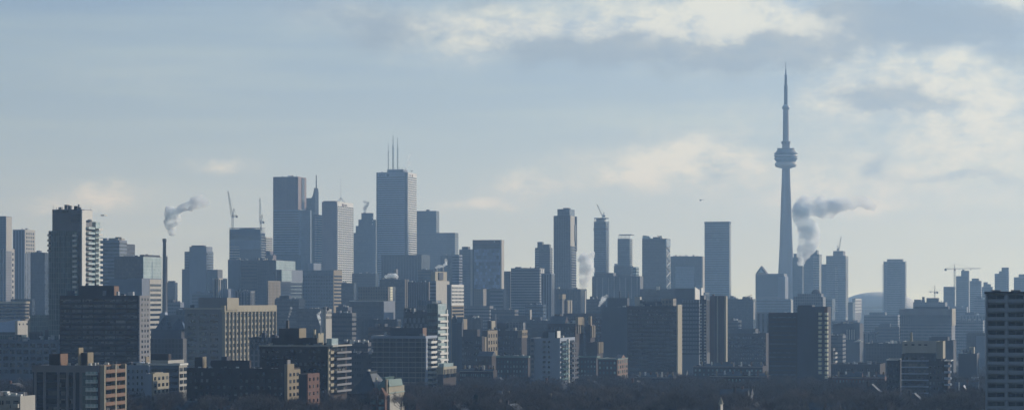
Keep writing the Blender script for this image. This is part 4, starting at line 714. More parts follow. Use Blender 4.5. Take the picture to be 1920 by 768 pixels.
for i in range(16):
    zz = b.z(590.5) - i*2.86
    for px in (1537.8, 1549.8):
        if px < 1540 and i > 13: continue
        link('balcony', boxmesh(1.7, 2.1, 1.75, 'glint', 'balcony'), b.root, (b.lx(px, -b.dep/2 - 1.8), -b.dep/2 - 1.8, zz), -R(14))  # bright glint colour paints the sunlight on these balconies
b.vol('red_corner', b.lx(1545.5, -b.dep/2 - 1), b.lx(1551, -b.dep/2 - 1), -b.dep/2 - 1.2, -b.dep/2 + 1, b.z(587), b.z(576), 'red', .2)
b = Bld(OT, 'flat grey block with a small dark dome behind the top of the dark slab pair', 1488, 1543, 1548, 556, 2700, 'greyf', 'office block', yb=590); b.ph(1495, 1540, 1544, 550, 3)
q = MB(); r_ = 5; q.lathe([(r_*math.cos(R(t)), r_*math.sin(R(t))) for t in range(0, 90, 12)] + [(.2, r_)], 20); link('dome', q.mesh('dome', M['darkc'], True), b.root, (b.lx(1530, 0), 0, b.z(550.5)))
# right middle
b = Bld('hall', 'long low hall with white end columns and small bright gables right of the slab pair', 1562, 1612, 1619, 606, 2500, 'darkc', 'hall', yb=640); b.stripes('F', 4, 1586, 1604, 617, 636, .4, 'pale', 1, 'column'); b.clutter(9, 'pale')
for a, c in ((1573, 1585), (1602, 1619)):
    q = MB(); x0, x1 = b.lx(a), b.lx(c); y = -b.dep/2 - 8; q.add([(x0,y,b.z(640)),(x1,y,b.z(640)),((x0+x1)/2,y,b.z(635.5)),(x0,y+5,b.z(640)),(x1,y+5,b.z(640)),((x0+x1)/2,y+5,b.z(635.5))], [(0,1,2),(5,4,3),(1,4,5,2),(3,0,2,5),(0,3,4,1)]); link('bright_gable', q.mesh('bright_gable', M['white']), b.root)
b = Bld('hall', 'huge flat snowy roofed hall stretching right behind the balconied brick block', 1622, 1692, 1700, 643, 2000, 'darkf', 'hall', yb=690, roof='snow'); b.clutter(10, 'white', 2)
b = Bld('hall', 'long brown row with small dormers right of the dark slab pair', 1556, 1650, 1660, 682, 1750, 'brown', 'hall', yb=710); b.grid('F', 22, 4, None, None, 688, 705, .3, .5, mx=60); b.clutter(5)
b = Bld(AT, 'small dark block with lit window dashes against the dark slab pair', 1553, 1562, 1566, 652, 1800, 'darkf', 'apartment block'); b.balc('R', 1562, 1566, 655, 690, 3, 1.5, 'pale', mx=8)
b = Bld('university_hall', 'massive plain grey block with bright rooftop scraps and one lit right edge', 1687, 1786, 1791, 579, 2600, 'greyf', 'hall', yb=650, dep=60)
b.vol('lit_side_wall', b.w/2 - .6, b.w/2 + .6, -b.dep/2 - .8, b.dep/2, b.z(610), b.z(578), 'cream'); b.vol('top_storey', -b.w/2 - .4, b.w/2 + .2, -b.dep/2 - .6, b.dep/2, b.z(590), b.z(578.6), 'conc'); b.ph(1715, 1778, 1781, 574, 3, 'darkc', dep=20); b.grid('F', 30, 3.6, None, None, 592, 650, .45, .4, 'winb', mx=80)
b = Bld(OT, 'rooftop clutter block with glass bits behind the massive plain grey block', 1712, 1772, 1776, 566, 3300, 'greyf', 'office block', yb=585, dep=40); b.ph(1737, 1759, 1760, 558, 3, 'darkc', dep=20); b.ph(1714, 1726, 1727, 561, 3, dep=20); b.ph(1729, 1733, 1734, 556, 3, 'darkc', dep=8); b.clutter(16, 'white', 3)
b = Bld(OT, 'faint wide block in the haze left of the massive grey block', 1620, 1684, 1688, 590, 3500, 'greyf', 'office block', yb=640, dep=40); b.ph(1630, 1660, 1662, 585, 3, dep=20); b.bands(3.6, .4)
b = Bld(OT, 'dark box with a second higher box behind the cream penthouse block', 1742, 1789, 1793, 638, 1900, 'darkc', 'office block', yb=680, dep=35); b.ph(1742, 1777, 1778, 631, 4, dep=20)
b = Bld(OT, 'faint flat grey block behind the dark pair of boxes at right', 1786, 1842, 1846, 600, 3100, 'greyf', 'office block', yb=650, dep=40); b.bands(3.6, .4); b.clutter(8, 'pale')
b = Bld(OT, 'dark block with a light blue window front left of the near white tower', 1812, 1846, 1850, 624, 2300, 'dglass', 'office block', yb=680, dep=30); b.vol('light_blue_front', b.lx(1830), b.w/2, -b.dep/2 - .6, -b.dep/2 + .4, 0, b.z(629), 'cool'); b.grid('F', 5, 3.4, 1830, 1845, 632, 670, .5, .5)
b = Bld('hall', 'white roofed low building with a bright slanted edge left of the near white tower', 1797, 1828, 1836, 662, 1700, 'darkc', 'hall', yb=700, roof='snow', dep=30); b.ph(1817, 1826, 1828, 650, 6, 'cream', dep=12); b.clutter(6, 'white')
# background fill, individually placed low blocks
fill = [
 ('dark low block under the pale cream office at far left', 30, 60, 66, 596, 2400, 'darkf'), ('grey roofline just right of the smokestack foot', 306, 338, 345, 566, 2700, 'cool'),
 ('grey blue low block left below the small bright cream office', 360, 398, 404, 548, 2900, 'cool'), ('flat block at the foot of the broad shouldered tower', 330, 366, 372, 580, 2400, 'darkf'),
 ('tall blue block behind the ribbed cream office penthouse', 440, 470, 478, 545, 2500, 'greyf'), ('dark block behind the right end of the ribbed cream office', 515, 560, 572, 560, 2450, 'dglass'),
 ('blue block with thin snowy roof line left of the small white steam', 556, 600, 606, 578, 2200, 'dglass'), ('little white gridded block right of the small white steam column', 605, 611, 622, 579, 1900, 'pale'),
 ('long low dark block right of the little white gridded block', 618, 660, 668, 586, 2000, 'darkf'), ('square dark block beside the thin rising smoke left of centre', 630, 652, 660, 575, 2300, 'darkc'),
 ('blue dark wide block above the banded apartment slab', 676, 745, 752, 598, 2050, 'dglass'), ('dark brown ribbed block left above the banded apartment slab', 690, 742, 750, 612, 1800, 'brownf'),
 ('low dark roof left of the banded apartment slab', 655, 700, 706, 660, 1500, 'darkc'), ('snow dusted low roof below the long low dark block', 640, 690, 696, 641, 1700, 'darkf'),
 ('grey low block filling below the stepped cream headed tower', 808, 850, 856, 578, 2450, 'greyf'), ('dark bluish block low between the church and the hospital', 868, 900, 905, 595, 2300, 'dglass'),
 ('dim block behind the turret of the brown institution', 920, 965, 972, 580, 2650, 'darkf'), ('dim blue block low right of the brown institution', 988, 1030, 1036, 600, 2300, 'dglass'),
 ('hazy block below the long grey blue slab', 985, 1018, 1024, 570, 2700, 'bglass'), ('hazy low block right of the dark smoky block', 1100, 1130, 1136, 560, 2700, 'dglass'),
 ('hazy wide low block below the slanted prow tower', 1196, 1260, 1266, 552, 2800, 'darkf'), ('low dark block between the brown striped tower and the brown flat block', 1362, 1384, 1390, 600, 2500, 'darkf'),
 ('low grey block right of the crane tower foot', 1592, 1640, 1646, 622, 2600, 'greyf'), ('low block below the wide balconied tower', 1640, 1688, 1690, 612, 2900, 'darkf'),
 ('dim low roofs behind the slab pair balconies', 1552, 1580, 1586, 628, 2300, 'darkf'), ('dim long block under the pair of rounded shoulder towers', 1800, 1846, 1850, 590, 3400, 'greyf'),
 ('hazy block in front of the stepped dark tower', 1776, 1812, 1815, 575, 3600, 'cool'), ('hazy block left of the small stepped block', 1826, 1850, 1852, 560, 3900, 'greyf'),
 ('dark base block beneath the dark stepped tower with smoke wisp', 660, 704, 710, 512, 3300, 'dglass'), ('dark base block left of the reddish granite tower foot', 497, 512, 518, 478, 3600, 'granite'),
 ('dim block right of the black block foot', 826, 852, 858, 478, 3800, 'dglass'), ('dark block far below the white ribbed tower', 600, 640, 650, 528, 3100, 'dglass'),
 ('low dark block beside the broad blue black block', 783, 812, 818, 505, 3300, 'brownf'), ('hazy low block right of the plain dark slab tower', 1366, 1380, 1384, 558, 3300, 'bglass'),
 ('hazy block beneath the huge portal office', 1256, 1322, 1330, 548, 3000, 'bglass'), ('low hazy block beneath the steam plume towers', 1500, 1560, 1566, 560, 3500, 'bglass'),
]
for i, (lb, x0, xc, x1, yt, D, m) in enumerate(fill):
    kw = {'dep': 30} if x1 > 1640 else {}
    b = Bld(OT, lb, x0, xc, x1, yt, D, m, 'office block', yb=yt + 60, roof=('roof', 'snow', 'roof')[i % 3], **kw)
    if m == 'pale': b.grid('R', 5, 3.6, None, None, yt + 2, yt + 20, .45, .6)
    elif m in ('cool', 'darkc', 'granite'): b.grid('F', 10, 3.6, None, None, yt + 3, yt + 50, .55, .45, 'winb', mx=50)
    else: b.bands(3.7, .38, z0=b.z(yt + 70))
    if i % 2: b.ph(x0 + (xc-x0)*.2, x0 + (xc-x0)*.6, x0 + (xc-x0)*.68, yt - 4 - i % 3, 4, 'darkc', dep=8)
    b.clutter(3 + i % 5, ('steel', 'white')[i % 2], 2)
# ================================================================== NEAR BUILDINGS
b = Bld(AT, 'big dark brown slab with a black penthouse and a narrow sunlit grey end, lower left', 112, 261, 280, 553.5, 1320, 'brown', 'apartment block', yb=700); BS = b
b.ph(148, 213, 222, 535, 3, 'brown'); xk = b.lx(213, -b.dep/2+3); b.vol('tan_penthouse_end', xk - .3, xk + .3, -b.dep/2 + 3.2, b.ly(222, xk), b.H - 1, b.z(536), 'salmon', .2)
b.vol('grey_end_wall', b.w/2 - .5, b.w/2 + .3, -b.dep/2 - .2, b.dep/2, 0, b.z(553.5), 'conc'); 
for i in range(15):
    z = b.z(561) - 1.3 - i*2.75
    for k in range(7):
        a = b.lx(114 + k*20.7); c = b.lx(114 + k*20.7 + 18.6); link('window_strip', boxmesh(c - a, .35, 1.35, 'win', 'window_strip'), b.root, ((a+c)/2, -b.dep/2, z)) if i < 13 else None
    link('spandrel', boxmesh(b.w + .3, .5, .35, 'darkc', 'spandrel'), b.root, (0, -b.dep/2 - .1, z - .5))
b.grid('R', 3, 2.75, 263, 279, 556, 690, .55, .5, 'win', proud=.35, mx=40); b.clutter(6); b.mast(179, 536, 524, .5, 8, 'black', nm='flue'); b.mast(163, 536, 531, 1, 8, 'darkc', nm='flue')
b = Bld(AT, 'near apartment block with grey parapet front and a sunlit brick balcony side, lower left corner', 62, 186, 235, 685, 900, 'darkc', 'apartment block'); NA = b
b.vol('grey_parapet', -b.w/2 - .3, b.w/2 + .1, -b.dep/2 - .5, -b.dep/2 + .5, b.z(697.5), b.z(684.5), 'conc', .2)
for px in (67, 84, 110, 127, 140, 152): b.vol('grey_pier', b.lx(px-2.2), b.lx(px+2.2), -b.dep/2 - .45, -b.dep/2 + .3, 0, b.z(697.6), 'conc', .1)
for i in range(7):
    for (p0, p1) in ((70, 82), (87, 108), (112, 125), (130, 138)): link('window', boxmesh(b.lx(p1)-b.lx(p0), .2, 1.7, 'win', 'window'), b.root, ((b.lx(p0)+b.lx(p1))/2, -b.dep/2, b.z(701) - 1.8 - i*2.9))
b.vol('dark_glass_bay', b.lx(154), b.lx(175), -b.dep/2 - .3, -b.dep/2 + .3, 0, b.z(698), 'gglass', .1)
b.balc('F', 164, 183, 686, 768, 2.9, 1.5, 'pale', 'aglass', wm='wing', mx=6)
b.vol('brick_side_wall', b.w/2 - .4, b.w/2 + .3, -b.dep/2, b.dep/2, 0, b.z(684), 'salmon', .3); 
b.balc('R', 190, 208, 683, 768, 2.9, 1.4, 'pale', 'salmon', mx=7, offy=.3); b.balc('R', 209, 226, 683, 768, 2.9, 1.4, 'pale', 'salmon', mx=7, offy=.3)
for px in (187.5, 208.5, 227): b.vol('cream_pier', b.w/2 + .2, b.w/2 + 1.9, b.ly(px - 1), b.ly(px + 1), 0, b.z(684), 'cream', .1)
for i in range(7): link('window', boxmesh(.4, b.ly(233.5)-b.ly(229), 1.5, 'win', 'window'), b.root, (b.w/2 + .3, (b.ly(233.5)+b.ly(229))/2, b.z(685) - 2 - i*2.9))
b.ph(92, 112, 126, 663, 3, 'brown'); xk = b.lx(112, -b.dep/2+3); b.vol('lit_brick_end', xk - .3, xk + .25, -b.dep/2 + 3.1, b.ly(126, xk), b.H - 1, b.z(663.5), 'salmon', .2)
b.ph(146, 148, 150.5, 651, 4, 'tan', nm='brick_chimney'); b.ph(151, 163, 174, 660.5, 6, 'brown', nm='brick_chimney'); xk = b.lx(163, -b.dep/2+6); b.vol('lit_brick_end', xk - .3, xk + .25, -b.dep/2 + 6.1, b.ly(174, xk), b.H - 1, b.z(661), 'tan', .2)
r_ = random.Random(3)
for i in range(16): link('roof_unit', boxmesh(r_.choice([.6, 1, 1.4]), .8, r_.choice([.7, 1.2, 1.8]), r_.choice(['white', 'steel', 'pale']), 'roof_unit'), b.root, (r_.uniform(b.lx(120), b.lx(182)), r_.uniform(-.4, .2)*b.dep, b.H - 1))
for px in (100, 198, 212, 219): b.mast(px, 686, 676, .07, 5, 'steel')
b = Bld(AT, 'low beige flat block with snowy roof and boxy vents in the bottom left corner', -30, 38, 66, 742, 850, 'pale', 'apartment block', roof='snow'); b.balc('F', 10, 20, 746, 768, 2.9, 1.2, 'pale', mx=3); b.balc('F', 24, 36, 746, 768, 2.9, 1.2, 'pale', mx=3); b.grid('F', 6, 2.9, -25, 8, 746, 768, .5, .5); b.clutter(9, 'white', 1.5); b.ph(0, 22, 28, 738, 5, 'aglass', dep=4); b.ph(37, 42, 45, 735, 6, 'pale', dep=3)
b = Bld(AT, 'small pale blue block with stepped roof right of the near brick balcony side', 237, 279, 290, 684, 1200, 'bluewhite', 'apartment block', yb=730); b.ph(240, 262, 272, 678, 4, 'bluewhite'); b.grid('F', 5, 2.9, None, None, 690, 740, .35, .5); b.grid('R', 2, 2.9, None, None, 690, 740, .5, .5); b.ph(272, 274, 276, 668, 2, 'tan', nm='brick_chimney'); b.clutter(5, 'white')
b = Bld(AT, 'small cream block with sunlit side windows left of the white slab roofed block', 272, 286, 316, 700, 1100, 'bluewhite', 'apartment block', yb=760); b.vol('cream_side_wall', b.w/2 - .4, b.w/2 + .25, -b.dep/2, b.dep/2, 0, b.z(700), 'cream', .2); b.grid('R', 4, 2.9, None, None, 703, 745, .5, .5, proud=.35); b.ph(282, 290, 306, 698, 2, 'cream')
b = Bld(AT, 'white slab roofed block with sunny balcony windows beside the long brown block', 281, 335, 350, 682, 1180, 'cool', 'apartment block', yb=740, roof='snow'); b.vol('cream_side_wall', b.w/2 - .4, b.w/2 + .25, -b.dep/2, b.dep/2, 0, b.z(682), 'pale', .2); b.grid('R', 2, 2.95, None, None, 686, 735, .7, .6, proud=.5); b.bands(2.95, .4, 'win', xr=(b.lx(284), b.lx(333))); b.ph(283, 315, 345, 675, 3, 'pale'); b.ph(282, 316, 321, 663, 8, 'brown', z0=b.H-1); b.vol('roof_slab', -b.w/2 - .6, b.w/2 + .8, -b.dep/2 - .6, b.dep/2, b.H - .6, b.H + .3, 'white', .1)
b = Bld(AT, 'long dark brown block with a sunlit tan end wall, bottom left of centre', 350, 538, 562, 690, 1080, 'brown', 'apartment block', roof='roof'); LB = b
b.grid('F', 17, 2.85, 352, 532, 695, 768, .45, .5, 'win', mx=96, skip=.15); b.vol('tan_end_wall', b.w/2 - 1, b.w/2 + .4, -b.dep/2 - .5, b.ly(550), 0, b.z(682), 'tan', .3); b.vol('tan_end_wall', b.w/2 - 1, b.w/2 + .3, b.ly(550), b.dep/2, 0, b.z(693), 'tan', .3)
b.grid('R', 3, 2.85, 539, 560, 696, 765, .4, .5, 'win', proud=.6); b.ph(365, 379, 386, 669, 5, 'brown', nm='brick_chimney'); xk = b.lx(379, -b.dep/2+5); b.vol('lit_brick_end', xk - .3, xk + .25, -b.dep/2 + 5.1, b.ly(386, xk), b.H - 1, b.z(669.5), 'tan', .2)
b.ph(395, 468, 471, 675, 7, 'brown'); b.ph(415, 425, 430, 668, 9, 'darkc', dep=5); b.ph(537.5, 539, 541, 674, 2, 'conc', nm='brick_chimney', z0=b.z(684))
for i in range(26): link('roof_unit', boxmesh(r_.choice([.6, 1.2]), .8, r_.choice([.6, 1, 1.5]), r_.choice(['white', 'steel', 'conc']), 'roof_unit'), b.root, (r_.uniform(-.4, .48)*b.w, r_.uniform(-.45, 0)*b.dep, b.H - 1))
b = Bld('brick_house', 'narrow red brick block between the tan end wall and the balconied brown block', 560, 576, 598, 700.5, 1050, 'brown', 'apartment block'); b.vol('red_side_wall', b.w/2 - .4, b.w/2 + .25, -b.dep/2, b.dep/2, 0, b.z(700), 'red', .2); b.grid('R', 3, 3, None, None, 704, 760, .3, .45, proud=.35)
b = Bld(AT, 'dark brown apartment block with wraparound cream balconies at its sunny right end', 487, 614, 650, 648, 1120, 'brown', 'apartment block', yb=740)
b.grid('F', 14, 2.85, 490, 612, 652, 735, .5, .5, 'win', mx=96, skip=.1)
b.balc('R', 616, 622, 650, 740, 2.87, 1, 'cream', mx=8); b.balc('R', 623, 650, 650, 740, 2.87, 2.2, 'pale', 'conc', mx=8, hrail=.7)
b.vol('roof_slab', -b.w/2 - .3, b.w/2 + 2.6, -b.dep/2 - .4, b.dep/2, b.H - .3, b.H + .35, 'pale', .1); b.vol('lit_brick_pier', b.w/2 - .3, b.w/2 + .5, b.ly(614), b.ly(617), 0, b.H - .4, 'cream', .1)
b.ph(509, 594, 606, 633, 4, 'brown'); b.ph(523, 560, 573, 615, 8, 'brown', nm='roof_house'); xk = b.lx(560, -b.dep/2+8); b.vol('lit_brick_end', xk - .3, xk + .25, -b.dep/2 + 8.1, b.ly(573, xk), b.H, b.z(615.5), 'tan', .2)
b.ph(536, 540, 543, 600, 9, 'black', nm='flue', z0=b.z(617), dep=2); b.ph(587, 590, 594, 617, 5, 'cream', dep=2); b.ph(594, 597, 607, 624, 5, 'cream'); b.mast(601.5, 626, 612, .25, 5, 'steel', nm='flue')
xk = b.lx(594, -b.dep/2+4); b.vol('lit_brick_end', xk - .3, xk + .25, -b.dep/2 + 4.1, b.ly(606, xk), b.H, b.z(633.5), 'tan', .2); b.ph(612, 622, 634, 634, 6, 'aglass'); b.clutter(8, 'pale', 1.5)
b = Bld(AT, 'pale banded apartment slab with deep white balconies on its right, centre left', 700, 797, 818, 631, 1420, 'darkf', 'apartment block', yb=740)
b.bands(2.85, .1, 'pale', nm='floor_slab', off=.8); b.stripes('F', 8, 701, 797, 634, 730, .12, 'conc'); b.balc('R', 801, 812, 633, 735, 2.85, 2.4, 'white', mx=11); b.balc('R', 813, 818, 633, 735, 2.85, 4.5, 'white', mx=11)
b.vol('white_pier', b.w/2 - .3, b.w/2 + .7, b.ly(797), b.ly(800), 0, b.z(633), 'bluewhite', .1); b.vol('white_parapet', -b.w/2 - 1, b.w/2 + .6, -b.dep/2 - 1, b.dep/2, b.z(634), b.z(629), 'bluewhite', .5)
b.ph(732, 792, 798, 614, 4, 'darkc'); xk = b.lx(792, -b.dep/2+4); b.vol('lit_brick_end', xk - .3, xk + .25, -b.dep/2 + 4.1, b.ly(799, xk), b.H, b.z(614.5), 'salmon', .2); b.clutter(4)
for i in range(9): b.mast(739 + i*6, 614, 612 - i % 2, .12, 5, 'steel')
b = Bld(AT, 'white front apartment tower with two columns of small windows and balconies, centre', 995, 1050, 1078, 633, 1530, 'bluewhite', 'apartment block', yb=720); WA = b
b.vol('recessed_edge', -b.w/2 - .2, b.lx(1002), -b.dep/2 - .3, -b.dep/2 + 1, 0, b.H - .5, 'greyf', .1)
for i in range(11):
    z = b.z(637) - 1.8 - i*3.05
    for (p0, p1) in ((1017.5, 1023), (1027.5, 1031.5)): link('window', boxmesh(b.lx(p1)-b.lx(p0), .3, 1.4, 'win', 'window'), b.root, ((b.lx(p0)+b.lx(p1))/2, -b.dep/2, z))
b.balc('R', 1051, 1063, 636, 716, 3.05, 1.3, 'cool', 'wing', mx=10); b.balc('R', 1066, 1078, 636, 716, 3.05, 2.2, 'white', 'darkc', mx=10); b.vol('white_pier', b.w/2 - .3, b.w/2 + 1, b.ly(1063.5), b.ly(1065), 0, b.z(636), 'white', .1)
b.balc('F', 995.5, 1001.5, 636, 716, 3.05, 1, 'conc', mx=10); b.ph(1017, 1044, 1049, 620, 3, 'darkc'); xk = b.lx(1044, -b.dep/2+3); b.vol('white_lit_end', xk - .3, xk + .3, -b.dep/2 + 3.1, b.ly(1050, xk), b.H, b.z(620), 'white', .2); b.ph(1028, 1040, 1042, 622, 2.5, 'bluewhite', dep=3); b.clutter(4, 'pale')
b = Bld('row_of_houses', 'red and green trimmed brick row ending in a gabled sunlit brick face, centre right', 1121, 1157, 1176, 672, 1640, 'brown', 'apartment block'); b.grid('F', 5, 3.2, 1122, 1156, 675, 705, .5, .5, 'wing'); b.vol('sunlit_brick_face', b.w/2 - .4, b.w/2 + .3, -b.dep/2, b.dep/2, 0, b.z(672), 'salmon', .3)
gable(b, b.w/2 - 3, b.w/2 + .4, b.ly(1163), b.ly(1171), b.z(672), b.z(665), 'slate', 'x', 'salmon'); b.grid('R', 5, 3.2, None, None, 674, 708, .35, .6, 'wing', proud=.5); b.vol('green_cornice', -b.w/2 - .3, b.w/2 + .6, -b.dep/2 - .4, b.dep/2, b.z(674), b.z(671.5), 'copper', .3)
b = Bld('row_of_houses', 'green roofed brown brick row left of the white front apartment tower', 926, 990, 1000, 668, 1680, 'brown', 'apartment block'); b.grid('F', 11, 3.2, None, None, 673, 705, .4, .5, 'wing'); b.vol('green_cornice', -b.w/2 - .3, b.w/2 + .6, -b.dep/2 - .4, b.dep/2, b.z(670), b.z(666.5), 'copper', .3); b.clutter(3)
b = Bld('row_of_houses', 'dark brick block with a low curved white roof edge beside the green roofed row', 896, 922, 930, 667, 1620, 'brown', 'apartment block'); b.grid('F', 4, 3.2, None, None, 671, 705, .4, .5, 'win'); gable(b, -b.w/2, b.w/2, -b.dep/2, b.dep/2, b.H, b.H + 3, 'slate'); 
b = Bld('row_of_houses', 'green and brown brick row between the white front tower and the sunlit gabled face', 1082, 1118, 1124, 668, 1720, 'brown', 'apartment block'); b.grid('F', 6, 3.2, None, None, 673, 705, .5, .5, 'wing'); b.vol('green_cornice', -b.w/2 - .3, b.w/2 + .6, -b.dep/2 - .4, b.dep/2, b.z(670), b.z(667), 'copper', .3)
# mansion
b = Bld('mansion', 'old mansion with slate and copper roofs and twin red brick gables, bottom centre left', 652, 722, 758, 738, 1080, 'brown', 'house')
hip(b, b.lx(652), b.lx(700), -b.dep/2 + 4, b.dep/2, b.H, b.z(697), 'slate', 7); hip(b, b.lx(690), b.lx(722), -b.dep/2 + 6, b.dep/2, b.H, b.z(708), 'copper', 5)
for px in (701, 716):
    a0, a1 = b.lx(px - 7), b.lx(px + 7); q = MB(); y0 = -b.dep/2 - 1
    q.add([(a0,y0,0),(a1,y0,0),(a1,y0,b.z(740)),((a0+a1)/2,y0,b.z(726)),(a0,y0,b.z(740)),(a0,y0+6,0),(a1,y0+6,0),(a1,y0+6,b.z(740)),((a0+a1)/2,y0+6,b.z(726)),(a0,y0+6,b.z(740))], [(0,1,2,3,4),(9,8,7,6,5),(1,6,7,2),(2,7,8,3),(3,8,9,4),(4,9,5,0)]); link('brick_gable', q.mesh('brick_gable', M['red']), b.root)
    link('bay_window', boxmesh(2.2, .5, 2.2, 'wing', 'bay_window'), b.root, ((a0+a1)/2, y0, b.z(757))); link('bay_window', boxmesh(2.2, .5, 1.6, 'wing', 'bay_window'), b.root, ((a0+a1)/2, y0, b.z(768)))
b.ph(722, 725, 727, 711, 3, 'tan', nm='brick_chimney', dep=2); b.ph(704, 706, 708, 707, 9, 'pale', nm='brick_chimney', dep=1.5); b.ph(688, 691, 694, 692, 12, 'pale', nm='roof_house', dep=3)
b = Bld('mansion', 'cream walled house with a green pyramid roof attached right of the twin gables', 724, 729, 758, 724, 1085, 'cream', 'house'); hip(b, -b.w/2, b.w/2, -b.dep/2, b.dep/2 - 4, b.H, b.z(711), 'copper', min(b.w, b.dep)*.45); b.grid('R', 8, 5, None, None, 745, 765, .4, .8, 'win', proud=.3); b.wing(727, 731, 758, 740, -2, 'pale', 16)
b = Bld('brick_house', 'long low roof with a snowy edge along the bottom centre of the photo', 755, 850, 872, 768, 1400, 'darkc', 'house', roof='snow'); b.clutter(5)
# steeple and chapel
b = Bld('church', 'small sunlit pale stone steeple with a pointed cap above the trees, bottom right of centre', 1348, 1351, 1355.5, 757, 985, 'pale', 'church'); q = MB(); q.lathe([(1.1, 0), (.6, 1.3), (.1, 2.8)], 8); link('spire_cap', q.mesh('spire_cap', M['cream']), b.root, (0, 0, b.H)); b.grid('F', 1, 3, None, None, 757, 765, .3, .6)
# right near
b = Bld(AT, 'dark balconied block under a cream penthouse with four vents, lower right', 1690, 1757, 1759, 662, 1350, 'darkf', 'apartment block', dep=22); CP = b
b.vol('cream_penthouse', b.lx(1692), b.w/2 + .5, -b.dep/2 - .8, b.dep/2, b.z(661), b.z(639.5), 'pale', .6); 
for px in (1699, 1712, 1725, 1736): link('vent', boxmesh(1.6, .4, .7, 'black', 'vent'), b.root, (b.lx(px), -b.dep/2 - .85, b.z(647)))
b.vol('stair_box', b.w/2 + .5, b.w/2 + 4, -b.dep/2 + 1, b.dep/2 - 2, b.z(672), b.z(639), 'cream', .3)
b.balc('F', 1691, 1741, 664, 768, 3.45, 1.6, 'bluewhite', 'bluewhite', mx=9, hrail=.5); b.stripes('F', 8, 1691, 1757, 664, 768, .06, 'darkc', .3); b.mast(1709, 641, 622, .8, 4, 'cream', nm='flue')
b = Bld(AT, 'dark left wing with a snowy roof joined to the cream penthouse block', 1663, 1689, 1690, 674, 1360, 'darkc', 'apartment block', dep=20, roof='snow'); b.grid('F', 4, 2.9, None, None, 679, 768, .5, .5, mx=90); b.vol('roof_slab', -b.w/2 - .3, b.w/2, -b.dep/2 - .4, b.dep/2, b.H - .2, b.H + .3, 'white', .1)
b = Bld(AT, 'dark right wing with sunlit stacked balconies joined to the cream penthouse block', 1741, 1770, 1782, 676, 1345, 'brown', 'apartment block', dep=20); b.grid('F', 5, 2.9, None, None, 682, 768, .4, .5, mx=90); b.ph(1750, 1765, 1766, 669, 5, 'brown', dep=6)
b.vol('roof_slab', b.w/2 - 2, b.w/2 + 1.6, -b.dep/2 - .4, b.dep/2, b.H - .2, b.H + .3, 'white', .1)
for i in range(9): link('balcony', boxmesh(3.4, 7, 1.15, 'bluewhite', 'balcony'), b.root, (b.w/2 - .3, -b.dep/2 + 3, b.z(687) - i*3.35))
b = Bld('brick_house', 'red brick house with a bright gable and white chimney left of the near white tower', 1783, 1812, 1814, 736, 1300, 'red', 'house', dep=12); gable(b, b.lx(1801), b.w/2, -b.dep/2, b.dep/2, b.H, b.z(722), 'snow', 'y', 'red'); b.grid('F', 5, 3.2, None, None, 740, 765, .35, .55); b.ph(1797, 1799, 1799.5, 716, 3, 'white', nm='brick_chimney', dep=1.2); b.clutter(3, 'white', 1)
b = Bld('brick_house', 'small dark house with a snowy dormer roof beside the near white tower', 1814, 1842, 1843, 716, 1500, 'brown', 'house', dep=14); hip(b, -b.w/2, b.w/2, -b.dep/2, b.dep/2, b.H, b.z(708), 'slate', 4); b.ph(1821, 1834, 1835, 706, 2, 'snow', dep=3)
# near white tower
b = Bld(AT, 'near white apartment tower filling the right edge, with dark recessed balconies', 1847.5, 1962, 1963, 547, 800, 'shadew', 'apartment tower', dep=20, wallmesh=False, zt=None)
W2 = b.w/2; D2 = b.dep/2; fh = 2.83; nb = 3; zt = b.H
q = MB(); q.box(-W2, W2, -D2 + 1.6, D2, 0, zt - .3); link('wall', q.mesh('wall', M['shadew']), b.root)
bays = [(1851, 1884.5), (1889.5, 1920), (1926, 1958)]
edges = [-W2] + [v for p in bays for v in (b.lx(p[0]), b.lx(p[1]))] + [W2]
for i in range(0, len(edges), 2): link('pier', boxmesh(edges[i+1]-edges[i], 1.7, zt - .4, 'shadew', 'pier'), b.root, ((edges[i]+edges[i+1])/2, -D2 + .8, 0))
b.vol('roof_slab', -W2 - .3, W2 + .3, -D2 - .35, D2, zt - .5, zt + .2, 'darkc', .15)
n = int(zt / fh)
for i in range(n):
    z = zt - .5 - (i+1)*fh
    if z < b.z(800): break
    for (p0, p1) in bays:
        a, c = b.lx(p0), b.lx(p1); link('balcony', boxmesh(c - a - .02, .22, 1.08, 'shadew', 'balcony'), b.root, ((a+c)/2, -D2 + .12, z)); link('floor_slab', boxmesh(c - a - .04, 1.5, .22, 'shadew', 'floor_slab'), b.root, ((a+c)/2, -D2 + .9, z - .05))
        m_ = (a+c)/2; link('balcony_window', boxmesh((c-a)*.9, .12, 2.0, 'dwin', 'balcony_window'), b.root, (m_, -D2 + 1.58, z + .3))
        for u in (.5,): link('railing_post', boxmesh(.07, .07, 2.5, 'steel', 'railing_post'), b.root, (a + (c-a)*u, -D2 + .32, z + .2))
for px, w in ((1866, 3), (1903, 3)): link('roof_unit', boxmesh(w, 3, .7, 'conc', 'roof_unit'), b.root, (b.lx(px), -D2 + 7, zt))

